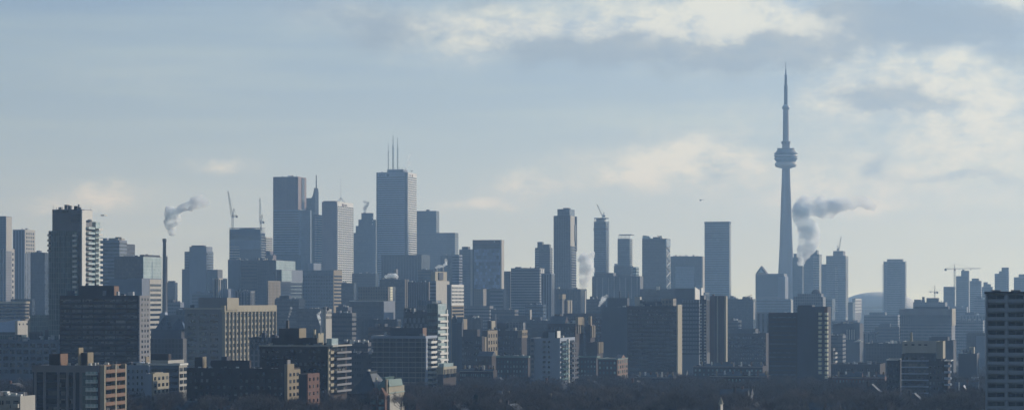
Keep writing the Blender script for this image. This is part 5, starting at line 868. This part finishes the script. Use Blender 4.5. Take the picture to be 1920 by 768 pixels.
for lb, x0, xc, x1, yt, D, wl in (('low brick terrace with bright chimney tops left of the dark slab pair', 1300, 1430, 1440, 686, 1800, 'brown'), ('short terrace with a pale gutter line nearer the trees left of the dark slab pair', 1330, 1438, 1446, 704, 1560, 'brown'),
    ('low house row behind the trees between the white tower and the cream end wall', 1190, 1262, 1270, 706, 1600, 'brown'), ('small dark row of gabled roofs left of the white front apartment tower foot', 862, 925, 932, 694, 1560, 'brown'), ('low brick row with pale window line right of the dark slab pair foot', 1560, 1655, 1662, 706, 1520, 'red')):
    b = Bld('row_of_houses', lb, x0, xc, x1, yt, D, wl, 'house row', dep=11 if x1 > 1500 else None); nn = 7; cw = b.w/nn; dd = min(b.dep/2, 9)
    for i in range(nn):
        gable(b, -b.w/2 + i*cw + .3, -b.w/2 + (i+1)*cw - .3, -b.dep/2, -b.dep/2 + dd, b.H - .9, b.H + (1.0, 2.4, .7, 1.6, 3.0)[(i*3 + int(x0)) % 5], ('slate', 'roof', 'slate')[i % 3], 'yxxyx'[(i*2 + int(x0)) % 5], wl); link('chimney', boxmesh(1, .8, 3.6, ('tan', 'white', 'red')[i % 3], 'chimney'), b.root, (-b.w/2 + i*cw + cw*.8, -b.dep/2 + 3, b.H - .5))
    link('gutter', boxmesh(b.w, .3, .3, 'pale', 'gutter'), b.root, (0, -b.dep/2 - .3, b.H - .6)); b.grid('F', 16, 3.1, None, None, yt + 4, yt + 26, .4, .5, 'wing')

# the city goes on past both edges of the photo
er = random.Random(77)
for i in range(34):
    left = i % 2 == 0; D = 1400 + (i // 2) * 190; wpx = er.uniform(60, 110)*1500/D + 12; e = er.uniform(0, 190) + 26
    x0 = -wpx - e if left else 1950 + e; yt = 558 + (78 - er.uniform(30, 92)) / D * F * .9
    b = Bld(OT, 'plain city block standing past the edge of the photo', x0, x0 + wpx*.8, x0 + wpx, yt, D, ('brown', 'darkf', 'greyf', 'bglass', 'cool')[i % 5], 'office block', group='city blocks past the edges of the photo', yb=yt + 60, **({} if left else {'dep': 24}))
    b.bands(3.4, .4)
# ================================================================== HOUSES, TREES
def hits(x, y, m=0):
    for rx, ry, hw, hd in FOOT:
        dx, dy = x - rx, y - ry; u = dx*TX + dy*TY; v = dx*DX + dy*DY
        if abs(u) < hw + m and abs(v) < hd + m: return True
    return False
hr = random.Random(21); nh = 0; tries = 0
HT = []
for k in range(6):
    w, d, h, rh = hr.uniform(7, 12), hr.uniform(9, 14), hr.uniform(6, 9), hr.uniform(3, 4.5)
    wallm = ['red', 'brown', 'tan', 'conc', 'brown', 'red'][k]; rm = ['slate', 'slate', 'slate', 'roof', 'slate', 'slate'][k]
    q = MB(); q.box(-w/2, w/2, -d/2, d/2, 0, h); wm = q.mesh('wall', M[wallm])
    q = MB(); o_ = .4; q.add([(-w/2-o_,-d/2-o_,h),(w/2+o_,-d/2-o_,h),(w/2+o_,d/2+o_,h),(-w/2-o_,d/2+o_,h),(0,-d/2-o_,h+rh),(0,d/2+o_,h+rh)], [(1,2,5,4),(3,0,4,5),(3,2,1,0),(0,1,4),(2,3,5)]); rfm = q.mesh('roof', M[rm])
    q = MB(); q.box(-w*.35, -w*.35+1, -1, .2, h, h + rh + 1.3); cm = q.mesh('chimney', M[['red','brown','tan'][k % 3]])
    HT.append((w, d, h, wm, rfm, cm, boxmesh(1.4, .2, 1.5, 'win', 'window')))
while nh < 90 and tries < 6000:
    tries += 1; y = hr.uniform(1020, 2500); k = hr.uniform(-.2, .2); x = k*y
    if hits(x, y, 8): continue
    w, d, h, wm, rfm, cm, wn = HT[nh % 6]
    root = link('brick_house', None, None, (x, y, G(y)), -A + hr.choice([0, R(90)])); tag(root, 'gable roofed old house half hidden among the bare trees', 'house', 'houses half hidden among the bare trees')
    link('wall', wm, root); rf = link('roof', rfm, root); link('chimney', cm, rf)
    for sx in (-.25, .25):
        for zz in (1.5, 4.4): link('window', wn, root, (sx*w, -d/2, zz))
    FOOT.append((x, y, 7, 7)); nh += 1
# bare trees
def bare(seed, H, nt, tw, spread=1.0):
    r = random.Random(seed); T = MB(); C = MB(); tips = []
    hb = H*r.uniform(.22, .3); T.tube((0,0,-.2), (r.uniform(-.2,.2), 0, hb), .32, .24, 6)
    def grow(p, d, L, rad, dep):
        q = p + d*L; C.tube(p, q, rad, rad*.62, 4 if dep < 2 else 3, cap=False)
        if dep >= 4: tips.append((q, d)); return
        for _ in range(3 if dep < 3 else 2):
            nd = (d + Vector((r.uniform(-1,1), r.uniform(-1,1), r.uniform(-.25,.75)))*.72*spread).normalized(); grow(p + d*L*r.uniform(.6,1), nd, L*r.uniform(.62,.8), rad*.58, dep+1)
    for _ in range(4): grow(Vector((0,0,hb*r.uniform(.8,1))), Vector((r.uniform(-.7,.7)*spread, r.uniform(-.7,.7)*spread, 1)).normalized(), H*.24, .17, 1)
    for i in range(nt):
        p, d = r.choice(tips); p = p + Vector((r.gauss(0,.5), r.gauss(0,.5), r.gauss(0,.5))); nd = (d + Vector((r.uniform(-1,1), r.uniform(-1,1), r.uniform(-.5,.8)))).normalized(); e = p + nd*r.uniform(.8,2); s = nd.cross(Vector((r.uniform(-1,1), r.uniform(-1,1), .3))).normalized()*tw
        C.add([p - s, p + s, e], [(0,1,2)])
    return T, C
TT = []
for k in range(5):
    T, C = bare(50+k, 15 + k*1.1, 1500, .045, 1.0 + .1*(k % 2)); TT.append((T.mesh('trunk', M['bark']), C.mesh('crown', M['twig'])))
fr = random.Random(9)
F_T, F_C = MB(), MB(); F_T.tube((0,0,0), (0,0,14), .25, .06, 6)
for i in range(1600):
    z = 2 + 12*fr.random()**.8; rad = (14.4 - z)*.22*fr.uniform(.3, 1); t = fr.uniform(0, 6.283); p = Vector((rad*math.cos(t), rad*math.sin(t), z)); e = p + Vector((math.cos(t)*.6, math.sin(t)*.6, -.3)); s = Vector((-math.sin(t)*.22, math.cos(t)*.22, .08)); F_C.add([p-s, p+s, e], [(0,1,2)])
FT = (F_T.mesh('trunk', M['bark']), F_C.mesh('crown', M['fir']))
tr = random.Random(33); pts = []; tries = 0
row = 940.0
while row < 2700:
    x = -.26*row
    while x < .26*row:
        xx = x + tr.uniform(-4, 4); yy = row + tr.uniform(-9, 9)
        g = noise.noise(Vector((xx*.012, yy*.006, 3)))
        if not hits(xx, yy, 2) and g > -.33: pts.append((xx, yy))
        x += tr.uniform(7.5, 12)
    row += 17 + (row - 940)*.012
vis = [p for p in pts if p[1] > 990]; vis.sort(key=lambda p: p[1]); near = [p for p in vis if abs(p[0]) < .215*p[1]][:290]; ns = set(near); far = [p for p in pts if p not in ns]
for i, (x, y) in enumerate(near):
    fir = i % 29 == 7
    root = link('evergreen_tree' if fir else 'bare_tree', None, None, (x, y, G(y)), tr.uniform(0, 6.28))
    if fir: tag(root, 'dark evergreen tree poking up among the bare trees at the bottom', 'tree', 'evergreens among the bare trees'); a, c = FT
    else: tag(root, 'leafless brown winter tree in the wooded strip along the bottom', 'tree', 'bare winter trees along the bottom'); a, c = TT[i % 5]
    s = tr.uniform(.72, 1.15); root.scale = (s*1.1, s*1.1, s); link('trunk', a, root); link('crown', c, root)
# the further trees read as one mass
V, Fc = [], []
protos = []
for k in range(4):
    T, C = bare(80+k, 15, 420, .1, 1.1); C2 = MB(); C2.v = T.v + C.v; o_ = len(T.v); C2.f = T.f + [tuple(i + o_ for i in f) for f in C.f if True]; protos.append(C2)
for (x, y) in far:
    P = protos[tr.randrange(4)]; s = tr.uniform(.7, 1.12); t = tr.uniform(0, 6.28); ct, st = math.cos(t)*s, math.sin(t)*s; o_ = len(V); g = G(y)
    V += [(x + v[0]*ct - v[1]*st, y + v[0]*st + v[1]*ct, v[2]*s + g) for v in P.v]; Fc += [tuple(i + o_ for i in f) for f in P.f]
me = bpy.data.meshes.new('wood'); me.from_pydata(V, [], Fc); me.materials.append(M['twigfar']); me.update()
tag(link('distant_trees', me), 'brown mass of further leafless trees between the buildings', 'wood', kind='stuff')
print('trees', len(near), len(far), 'faces', len(Fc), 'houses', nh)
# ================================================================== GROUND
def sheet(nm, x0, x1, y0, y1, z, m, nx=1, ny=1):
    q = MB(); q.add([(x0,y0,z),(x1,y0,z),(x1,y1,z),(x0,y1,z)], [(0,1,2,3)]); return tag(link(nm, q.mesh(nm, m)), kind='structure')
gm = mat('winter_ground', (.06, .055, .05), 1, .5, .02, False)
q = MB(); ys = [-700] + list(range(0, 1001, 250)) + list(range(1040, 2500, 40)) + [5600, 13900]
for yy in ys: q.v += [(-8900, yy, G(yy)), (8900, yy, G(yy))]
q.f = [(2*i, 2*i+1, 2*i+3, 2*i+2) for i in range(len(ys)-1)]; q.mi = [0]*len(q.f); tag(link('ground', q.mesh('ground', gm, True)), kind='structure')
for r_o in ROOTS:
    g = G(r_o.location.y); r_o.location.z = g
    for c_ in r_o.children: c_.location.z -= g
wm = bpy.data.materials.new('lake_water'); n, l = nodes(wm); pb = n['Principled BSDF']; pb.inputs['Base Color'].default_value = (.02, .04, .05, 1); pb.inputs['Roughness'].default_value = .12
bp = n.new('ShaderNodeBump'); nz = n.new('ShaderNodeTexNoise'); nz.inputs['Scale'].default_value = .2; tc = n.new('ShaderNodeTexCoord'); l.new(tc.outputs['Object'], nz.inputs['Vector']); l.new(nz.outputs['Fac'], bp.inputs['Height']); bp.inputs['Distance'].default_value = .3; l.new(bp.outputs[0], pb.inputs['Normal'])
sheet('lake', -8890, 8890, 5700, 13890, .3, wm)
road = mat('asphalt', (.05, .05, .052), .9, .2, .3, False)
for i, yy in enumerate((2950, 3250, 3450)):
    q = MB(); q.box(-1500, 1500, -6, 6, .01, .06); o = link('road', q.mesh('road', road), None, (0, yy, 0), -A); tag(o, kind='structure')
# ================================================================== STEAM
def plume(label, pts, D, dens_, col=(.975, .995, 1.0), seed=1, dx=0, nscale=.12, aniso=.35, extra=4, fade=None):
    dens = dens_*5; r = random.Random(seed); bm = bmesh.new(); pr = D / F
    o0 = Vector((WX(pts[0][0], D), D, WZ(pts[0][1], D))); P = []
    for i, (px, py, rr) in enumerate(pts):
        P.append((px, py, rr))
        if i + 1 < len(pts):
            a, b_ = pts[i], pts[i+1]; P.append(((a[0]+b_[0])/2, (a[1]+b_[1])/2, (a[2]+b_[2])/2))
    for px, py, rr in P:
        c = Vector((WX(px, D), D, WZ(py, D))) - o0
        for k in range(1 + extra):
            R_ = rr*pr*(.95 if k == 0 else r.uniform(.35, .6)); cc = c if k == 0 else c + Vector((r.uniform(-1,1), r.uniform(-1,1), r.uniform(-1,1))).normalized()*rr*pr*.75
            bmesh.ops.create_icosphere(bm, subdivisions=2, radius=R_, matrix=Matrix.Translation(cc))
    me = bpy.data.meshes.new('steam'); bm.to_mesh(me); bm.free(); me.materials.append(smoke(dens, col, nscale, aniso, fade)); ob = link('steam_plume', me, None, o0)
    rm = min(p[2] for p in pts)*pr; m1 = ob.modifiers.new('r', 'REMESH'); m1.mode = 'VOXEL'; m1.voxel_size = max(.35, rm*.3)
    tx = bpy.data.textures.new('puff', 'CLOUDS'); tx.noise_scale = max(p[2] for p in pts)*pr*.55; tx.noise_depth = 4
    m2 = ob.modifiers.new('d', 'DISPLACE'); m2.texture = tx; m2.strength = max(p[2] for p in pts)*pr*.45; m2.mid_level = .5
    tag(ob, label, 'steam'); return ob
def smoke(dens, col, nscale, aniso, fade=None):
    m = bpy.data.materials.new('steam'); n, l = nodes(m); n.remove(n['Principled BSDF']); out = n['Material Output']
    pv = n.new('ShaderNodeVolumePrincipled'); pv.inputs['Color'].default_value = (*col, 1); pv.inputs['Anisotropy'].default_value = aniso
    tc = n.new('ShaderNodeTexCoord'); nz = n.new('ShaderNodeTexNoise'); nz.inputs['Scale'].default_value = nscale; nz.inputs['Detail'].default_value = 3; l.new(tc.outputs['Object'], nz.inputs['Vector'])
    mr = n.new('ShaderNodeMapRange'); mr.inputs['From Min'].default_value = .40; mr.inputs['From Max'].default_value = .64; mr.inputs['To Min'].default_value = dens*.22; mr.inputs['To Max'].default_value = dens*2.2; l.new(nz.outputs['Fac'], mr.inputs[0]); nz.inputs['Detail'].default_value = 5
    if fade:   # the steam thins as it drifts away to the right
        sx = n.new('ShaderNodeSeparateXYZ'); l.new(tc.outputs['Object'], sx.inputs[0]); m2 = n.new('ShaderNodeMapRange'); m2.inputs['From Min'].default_value = fade[0]; m2.inputs['From Max'].default_value = fade[1]; m2.inputs['To Min'].default_value = 1; m2.inputs['To Max'].default_value = fade[2]; l.new(sx.outputs[0], m2.inputs[0])
        mu = n.new('ShaderNodeMath'); mu.operation = 'MULTIPLY'; l.new(mr.outputs[0], mu.inputs[0]); l.new(m2.outputs[0], mu.inputs[1]); l.new(mu.outputs[0], pv.inputs['Density'])
    else: l.new(mr.outputs[0], pv.inputs['Density'])
    l.new(pv.outputs[0], out.inputs['Volume']); return m
plume('white steam drifting right above the lone grey smokestack', [(324,436,6),(320,428,10),(318,418,12),(327,412,14),(322,402,13),(318,394,10),(332,396,7),(345,388,9),(357,386,10),(368,378,12),(376,374,11),(386,382,7)], 2320, .075, seed=2, nscale=.13, fade=(4, 30, .35))
plume('big grey steam plume billowing right of the needle tower', [(1503,492,7),(1505,480,11),(1509,466,15),(1514,450,20),(1519,436,21),(1508,424,15),(1500,410,15),(1503,396,18),(1512,386,20),(1526,384,18),(1540,392,19),(1556,390,18),(1572,384,17),(1590,380,15),(1608,376,14),(1624,380,11),(1636,388,9)], 4320, .022, (.93,.965,.985), seed=5, nscale=.04, aniso=.3, fade=(30, 120, .3))
plume('thick white steam column between the centre tower and the slim crane tower', [(1093,541,6),(1096,528,10),(1098,512,14),(1100,496,15),(1094,483,11),(1108,478,8)], 3250, .032, seed=7, nscale=.09)
plume('thin dark smoke wisp on the flat top of the dark stepped tower', [(684,398,3),(684,390,4),(689,381,4),(682,378,2.5)], 4460, .04, (.5,.52,.55), seed=8, nscale=.1)
plume('faint vapour at the right of the antennas on the tallest white tower', [(761,316,4),(766,308,5),(764,298,4),(769,290,3)], 4480, .008, seed=9, nscale=.1)
plume('flat white steam puff on the dark block with tan ribs', [(724,518,3.5),(732,516,4.5),(740,516.5,5),(745,518,3)], 2740, .13, seed=10, nscale=.2)
plume('white steam trailing right from the twin flues of the cream headed tower', [(817,501,2),(823,499,3.5),(830,499,2.5),(836,494,3),(836,487,3)], 2600, .12, seed=11, nscale=.2)
plume('slim white steam column above the brown apartment block flue', [(601,611,1.2),(600,604,2.2),(599,597,3.5),(596,590,3.2),(601,584,2)], 1130, .28, seed=12, nscale=.5)
plume('pale steam puff left of the two slim black flues', [(1124,572,2.5),(1127,566,4),(1132,560,5),(1138,554,3)], 2400, .08, seed=13, nscale=.2)
plume('low thin smoke rising over the dark block behind the ribbed cream office', [(540,598,2),(543,588,2.5),(546,577,3)], 2300, .03, seed=14, nscale=.2)
# ================================================================== HAZE
q = MB(); q.box(-9200, 9200, -900, 14200, -1, 640); hz_ = link('haze', q.mesh('haze', None) if False else q.mesh('haze', []))
hm = bpy.data.materials.new('haze_air'); n, l = nodes(hm); n.remove(n['Principled BSDF']); pv = n.new('ShaderNodeVolumePrincipled')
HZ_D = 1.12e-4
pv.inputs['Density'].default_value = HZ_D; pv.inputs['Color'].default_value = (.38, .63, .97, 1); pv.inputs['Absorption Color'].default_value = (1, 1, 1, 1); pv.inputs['Anisotropy'].default_value = .32
l.new(pv.outputs[0], n['Material Output'].inputs['Volume']); hz_.data.materials.append(hm); tag(hz_, 'thin blue winter haze filling the air over the city', 'haze', kind='stuff')
# ================================================================== SKY
w = bpy.data.worlds.new('World'); SC.world = w; w.use_nodes = True; n = w.node_tree.nodes; l = w.node_tree.links; bg = n['Background']; out = n['World Output']
sky = n.new('ShaderNodeTexSky'); sky.sky_type = 'NISHITA'; sky.sun_disc = False; sky.sun_elevation = SUN_EL; sky.sun_rotation = SUN_AZ; sky.altitude = 150; sky.dust_density = .6; sky.air_density = 1.0; sky.ozone_density = 2.0
SKY_S = .05
bg.inputs['Strength'].default_value = SKY_S; l.new(sky.outputs[0], bg.inputs['Color'])
tc = n.new('ShaderNodeTexCoord')
def mth(op, a, b_=None, c=None, clamp=False):
    x = n.new('ShaderNodeMath'); x.operation = op; x.use_clamp = clamp
    for i, v in enumerate((a, b_, c)):
        if v is None: continue
        if isinstance(v, (int, float)): x.inputs[i].default_value = v
        else: l.new(v, x.inputs[i])
    return x.outputs[0]
sp = n.new('ShaderNodeSeparateXYZ'); l.new(tc.outputs['Generated'], sp.inputs[0])
az = mth('ARCTAN2', sp.outputs[0], sp.outputs[1]); el = mth('ARCSINE', sp.outputs[2])
# cloud plane coordinates in degrees of azimuth and elevation
U = mth('MULTIPLY', az, 57.2958); V_ = mth('MULTIPLY', el, 57.2958)
cb = n.new('ShaderNodeCombineXYZ'); l.new(U, cb.inputs[0]); l.new(V_, cb.inputs[1])
def noi(scale, sx, sy, off=0, det=7, rough=.55, src=None):
    mp = n.new('ShaderNodeMapping'); mp.inputs['Scale'].default_value = (sx, sy, 1); mp.inputs['Location'].default_value = (off, off*1.7, off); l.new(src or cb.outputs[0], mp.inputs[0])
    x = n.new('ShaderNodeTexNoise'); x.inputs['Scale'].default_value = scale; x.inputs['Detail'].default_value = det; x.inputs['Roughness'].default_value = rough; l.new(mp.outputs[0], x.inputs['Vector']); return x
wn_ = noi(.9, .8, 1.2, 4, 5); wv = n.new('ShaderNodeVectorMath'); wv.operation = 'MULTIPLY_ADD'; l.new(wn_.outputs['Color'], wv.inputs[0]); wv.inputs[1].default_value = (1.6, 1.0, 0); 
sb = n.new('ShaderNodeVectorMath'); sb.operation = 'SUBTRACT'; l.new(cb.outputs[0], sb.inputs[0]); sb.inputs[1].default_value = (.8, .5, 0); l.new(sb.outputs[0], wv.inputs[2]); WP = wv.outputs[0]
k_ = 57.2958 / F
def blob(px, py, rx, ry, s):
    c = ((px - CX)*k_, (HY - py)*k_, 0)
    a = n.new('ShaderNodeVectorMath'); a.operation = 'SUBTRACT'; l.new(WP, a.inputs[0]); a.inputs[1].default_value = c
    m = n.new('ShaderNodeVectorMath'); m.operation = 'MULTIPLY'; l.new(a.outputs[0], m.inputs[0]); m.inputs[1].default_value = (1/(rx*k_), 1/(ry*k_), 0)
    d = n.new('ShaderNodeVectorMath'); d.operation = 'DOT_PRODUCT'; l.new(m.outputs[0], d.inputs[0]); l.new(m.outputs[0], d.inputs[1])
    g = mth('POWER', 2.71828, mth('MULTIPLY', d.outputs['Value'], -1)); return mth('MULTIPLY', g, s)
def total(bl):
    t = None
    for b_ in bl:
        g = blob(*b_); t = g if t is None else mth('ADD', t, g)
    return t
bright = [(860,75,130,50,.7),(1010,35,150,50,.55),(1240,55,170,70,.8),(1330,20,140,40,.4),(1450,55,130,55,.9),(1590,65,90,40,.8),(1900,15,80,45,.9),(1710,160,190,65,.75),(1850,225,150,75,.6),(1560,190,60,30,.3),(1790,110,120,30,.35),
          (1290,300,110,34,1.0),(1180,335,90,26,.7),(1060,300,120,25,.25),(990,345,80,22,.95),(900,385,90,16,.8),(205,370,75,24,1.0),(420,312,70,22,.7),(110,398,70,16,.6),(1750,320,260,90,.5),(1330,240,240,60,.3),(1510,360,70,40,.3),(1625,395,50,18,.6),(640,30,140,45,.35),(1450,350,300,60,.3),(300,150,260,60,.15)]
grey = [(715,65,110,42,.7),(1030,95,130,36,.6),(1140,100,90,26,.45),(1390,110,200,34,.85),(1690,45,130,42,.9),(1820,60,120,36,.8),(1645,190,80,28,.85),(1730,205,90,18,.5),(1640,315,32,28,.55),(1900,120,70,30,.45),(590,15,130,30,.3),(1190,75,80,30,.4),(1800,340,150,16,.45),(1550,30,60,22,.5),(900,20,70,20,.35),(1350,330,40,18,.3),(1500,95,110,22,.6),(150,400,90,10,.3)]
nb = noi(1.1, .7, 1.3, 11, 8, .6); nc = noi(2.6, .7, 1.25, 17, 8, .68)
rip = mth('ADD', mth('MULTIPLY', mth('SUBTRACT', nb.outputs['Fac'], .5), 2.3), mth('MULTIPLY', mth('SUBTRACT', nc.outputs['Fac'], .5), 2.4))
def smooth(v, a, b_):
    x = n.new('ShaderNodeMapRange'); x.interpolation_type = 'SMOOTHSTEP'; x.inputs['From Min'].default_value = a; x.inputs['From Max'].default_value = b_; l.new(v, x.inputs[0]); return x.outputs[0]
Bm = smooth(mth('MULTIPLY', total(bright), mth('ADD', rip, 1.05)), .0, 1.35)
rip2 = mth('MULTIPLY', rip, -.6); Gm = smooth(mth('MULTIPLY', total(grey), mth('ADD', rip2, 1.15)), .05, .85)
st = noi(.5, .18, 2.2, 23, 6, .55); streak = mth('MULTIPLY', mth('SUBTRACT', st.outputs['Fac'], .42), 1.6, None, True)
# thin high veil, thicker toward the horizon and toward the sun
hor = mth('POWER', 2.71828, mth('MULTIPLY', mth('ABSOLUTE', V_), -1/4.2))
sunw = mth('MULTIPLY_ADD', mth('COSINE', mth('SUBTRACT', az, R(50))), .8, .2, True)
veil = mth('ADD', mth('MULTIPLY', hor, sunw), mth('MULTIPLY', mth('MULTIPLY', streak, sunw), .50), None, True)
# elsewhere in the sky: plain scattered cloud so other directions are not empty
ec = n.new('ShaderNodeTexNoise'); ec.inputs['Scale'].default_value = 3.0; ec.inputs['Detail'].default_value = 6; l.new(tc.outputs['Generated'], ec.inputs['Vector'])
high = mth('MULTIPLY', mth('SUBTRACT', V_, 9.0), .12, None, True); scat = mth('MULTIPLY', mth('MULTIPLY', mth('SUBTRACT', ec.outputs['Fac'], .5), 3, None, True), high)
def bgn(c, s=1.0):
    x = n.new('ShaderNodeBackground'); x.inputs[0].default_value = (*c, 1); x.inputs[1].default_value = s; return x.outputs[0]
def mixs(f, a, b_):
    x = n.new('ShaderNodeMixShader'); l.new(f, x.inputs[0]); l.new(a, x.inputs[1]); l.new(b_, x.inputs[2]); return x.outputs[0]
C_VEIL = (.74, .85, .67); C_BR = (.93, .94, .80); C_GR = (.29, .37, .46); C_BLUE = (.24, .41, .80)
s0 = mixs(mth('MULTIPLY', sunw, .75, None, True), bg.outputs[0], bgn(C_BLUE))
s1 = mixs(veil, s0, bgn(C_VEIL)); s2 = mixs(mth('MULTIPLY', Bm, .66), s1, bgn(C_BR)); s3 = mixs(mth('MULTIPLY', Gm, .72), s2, bgn(C_GR)); s4 = mixs(mth('MULTIPLY', scat, .15), s3, bgn(C_GR, 1.0))
l.new(s4, out.inputs['Surface'])
# ================================================================== SUN, CAMERA, VIEW
ld = bpy.data.lights.new('sun', 'SUN'); ld.energy = 3.3; ld.angle = R(.53); ld.color = (1, .955, .87); so = bpy.data.objects.new('sun', ld); COL.objects.link(so)
sd = Vector((math.sin(SUN_AZ)*math.cos(SUN_EL), math.cos(SUN_AZ)*math.cos(SUN_EL), math.sin(SUN_EL)))
so.rotation_euler = sd.to_track_quat('Z', 'Y').to_euler(); so.location = (300, 0, 400)
cd = bpy.data.cameras.new('camera'); cam = bpy.data.objects.new('camera', cd); COL.objects.link(cam); cam.location = (0, 0, CAMZ); cam.rotation_euler = (R(90), 0, 0)
cd.sensor_width = 36; cd.lens = F/1920*36; cd.shift_y = (HY - 384)/1920; cd.clip_start = 1; cd.clip_end = 60000; SC.camera = cam
vs = SC.view_settings; vs.view_transform = 'Standard'; vs.look = 'None'; vs.exposure = .05; vs.gamma = 1; vs.use_curve_mapping = False
SC.cycles.volume_bounces = 16; SC.cycles.max_bounces = 18; SC.cycles.diffuse_bounces = 2; SC.cycles.glossy_bounces = 2; SC.cycles.use_denoising = True; SC.cycles.caustics_reflective = False
SC.cycles.volume_max_steps = 256; SC.cycles.volume_step_rate = .4
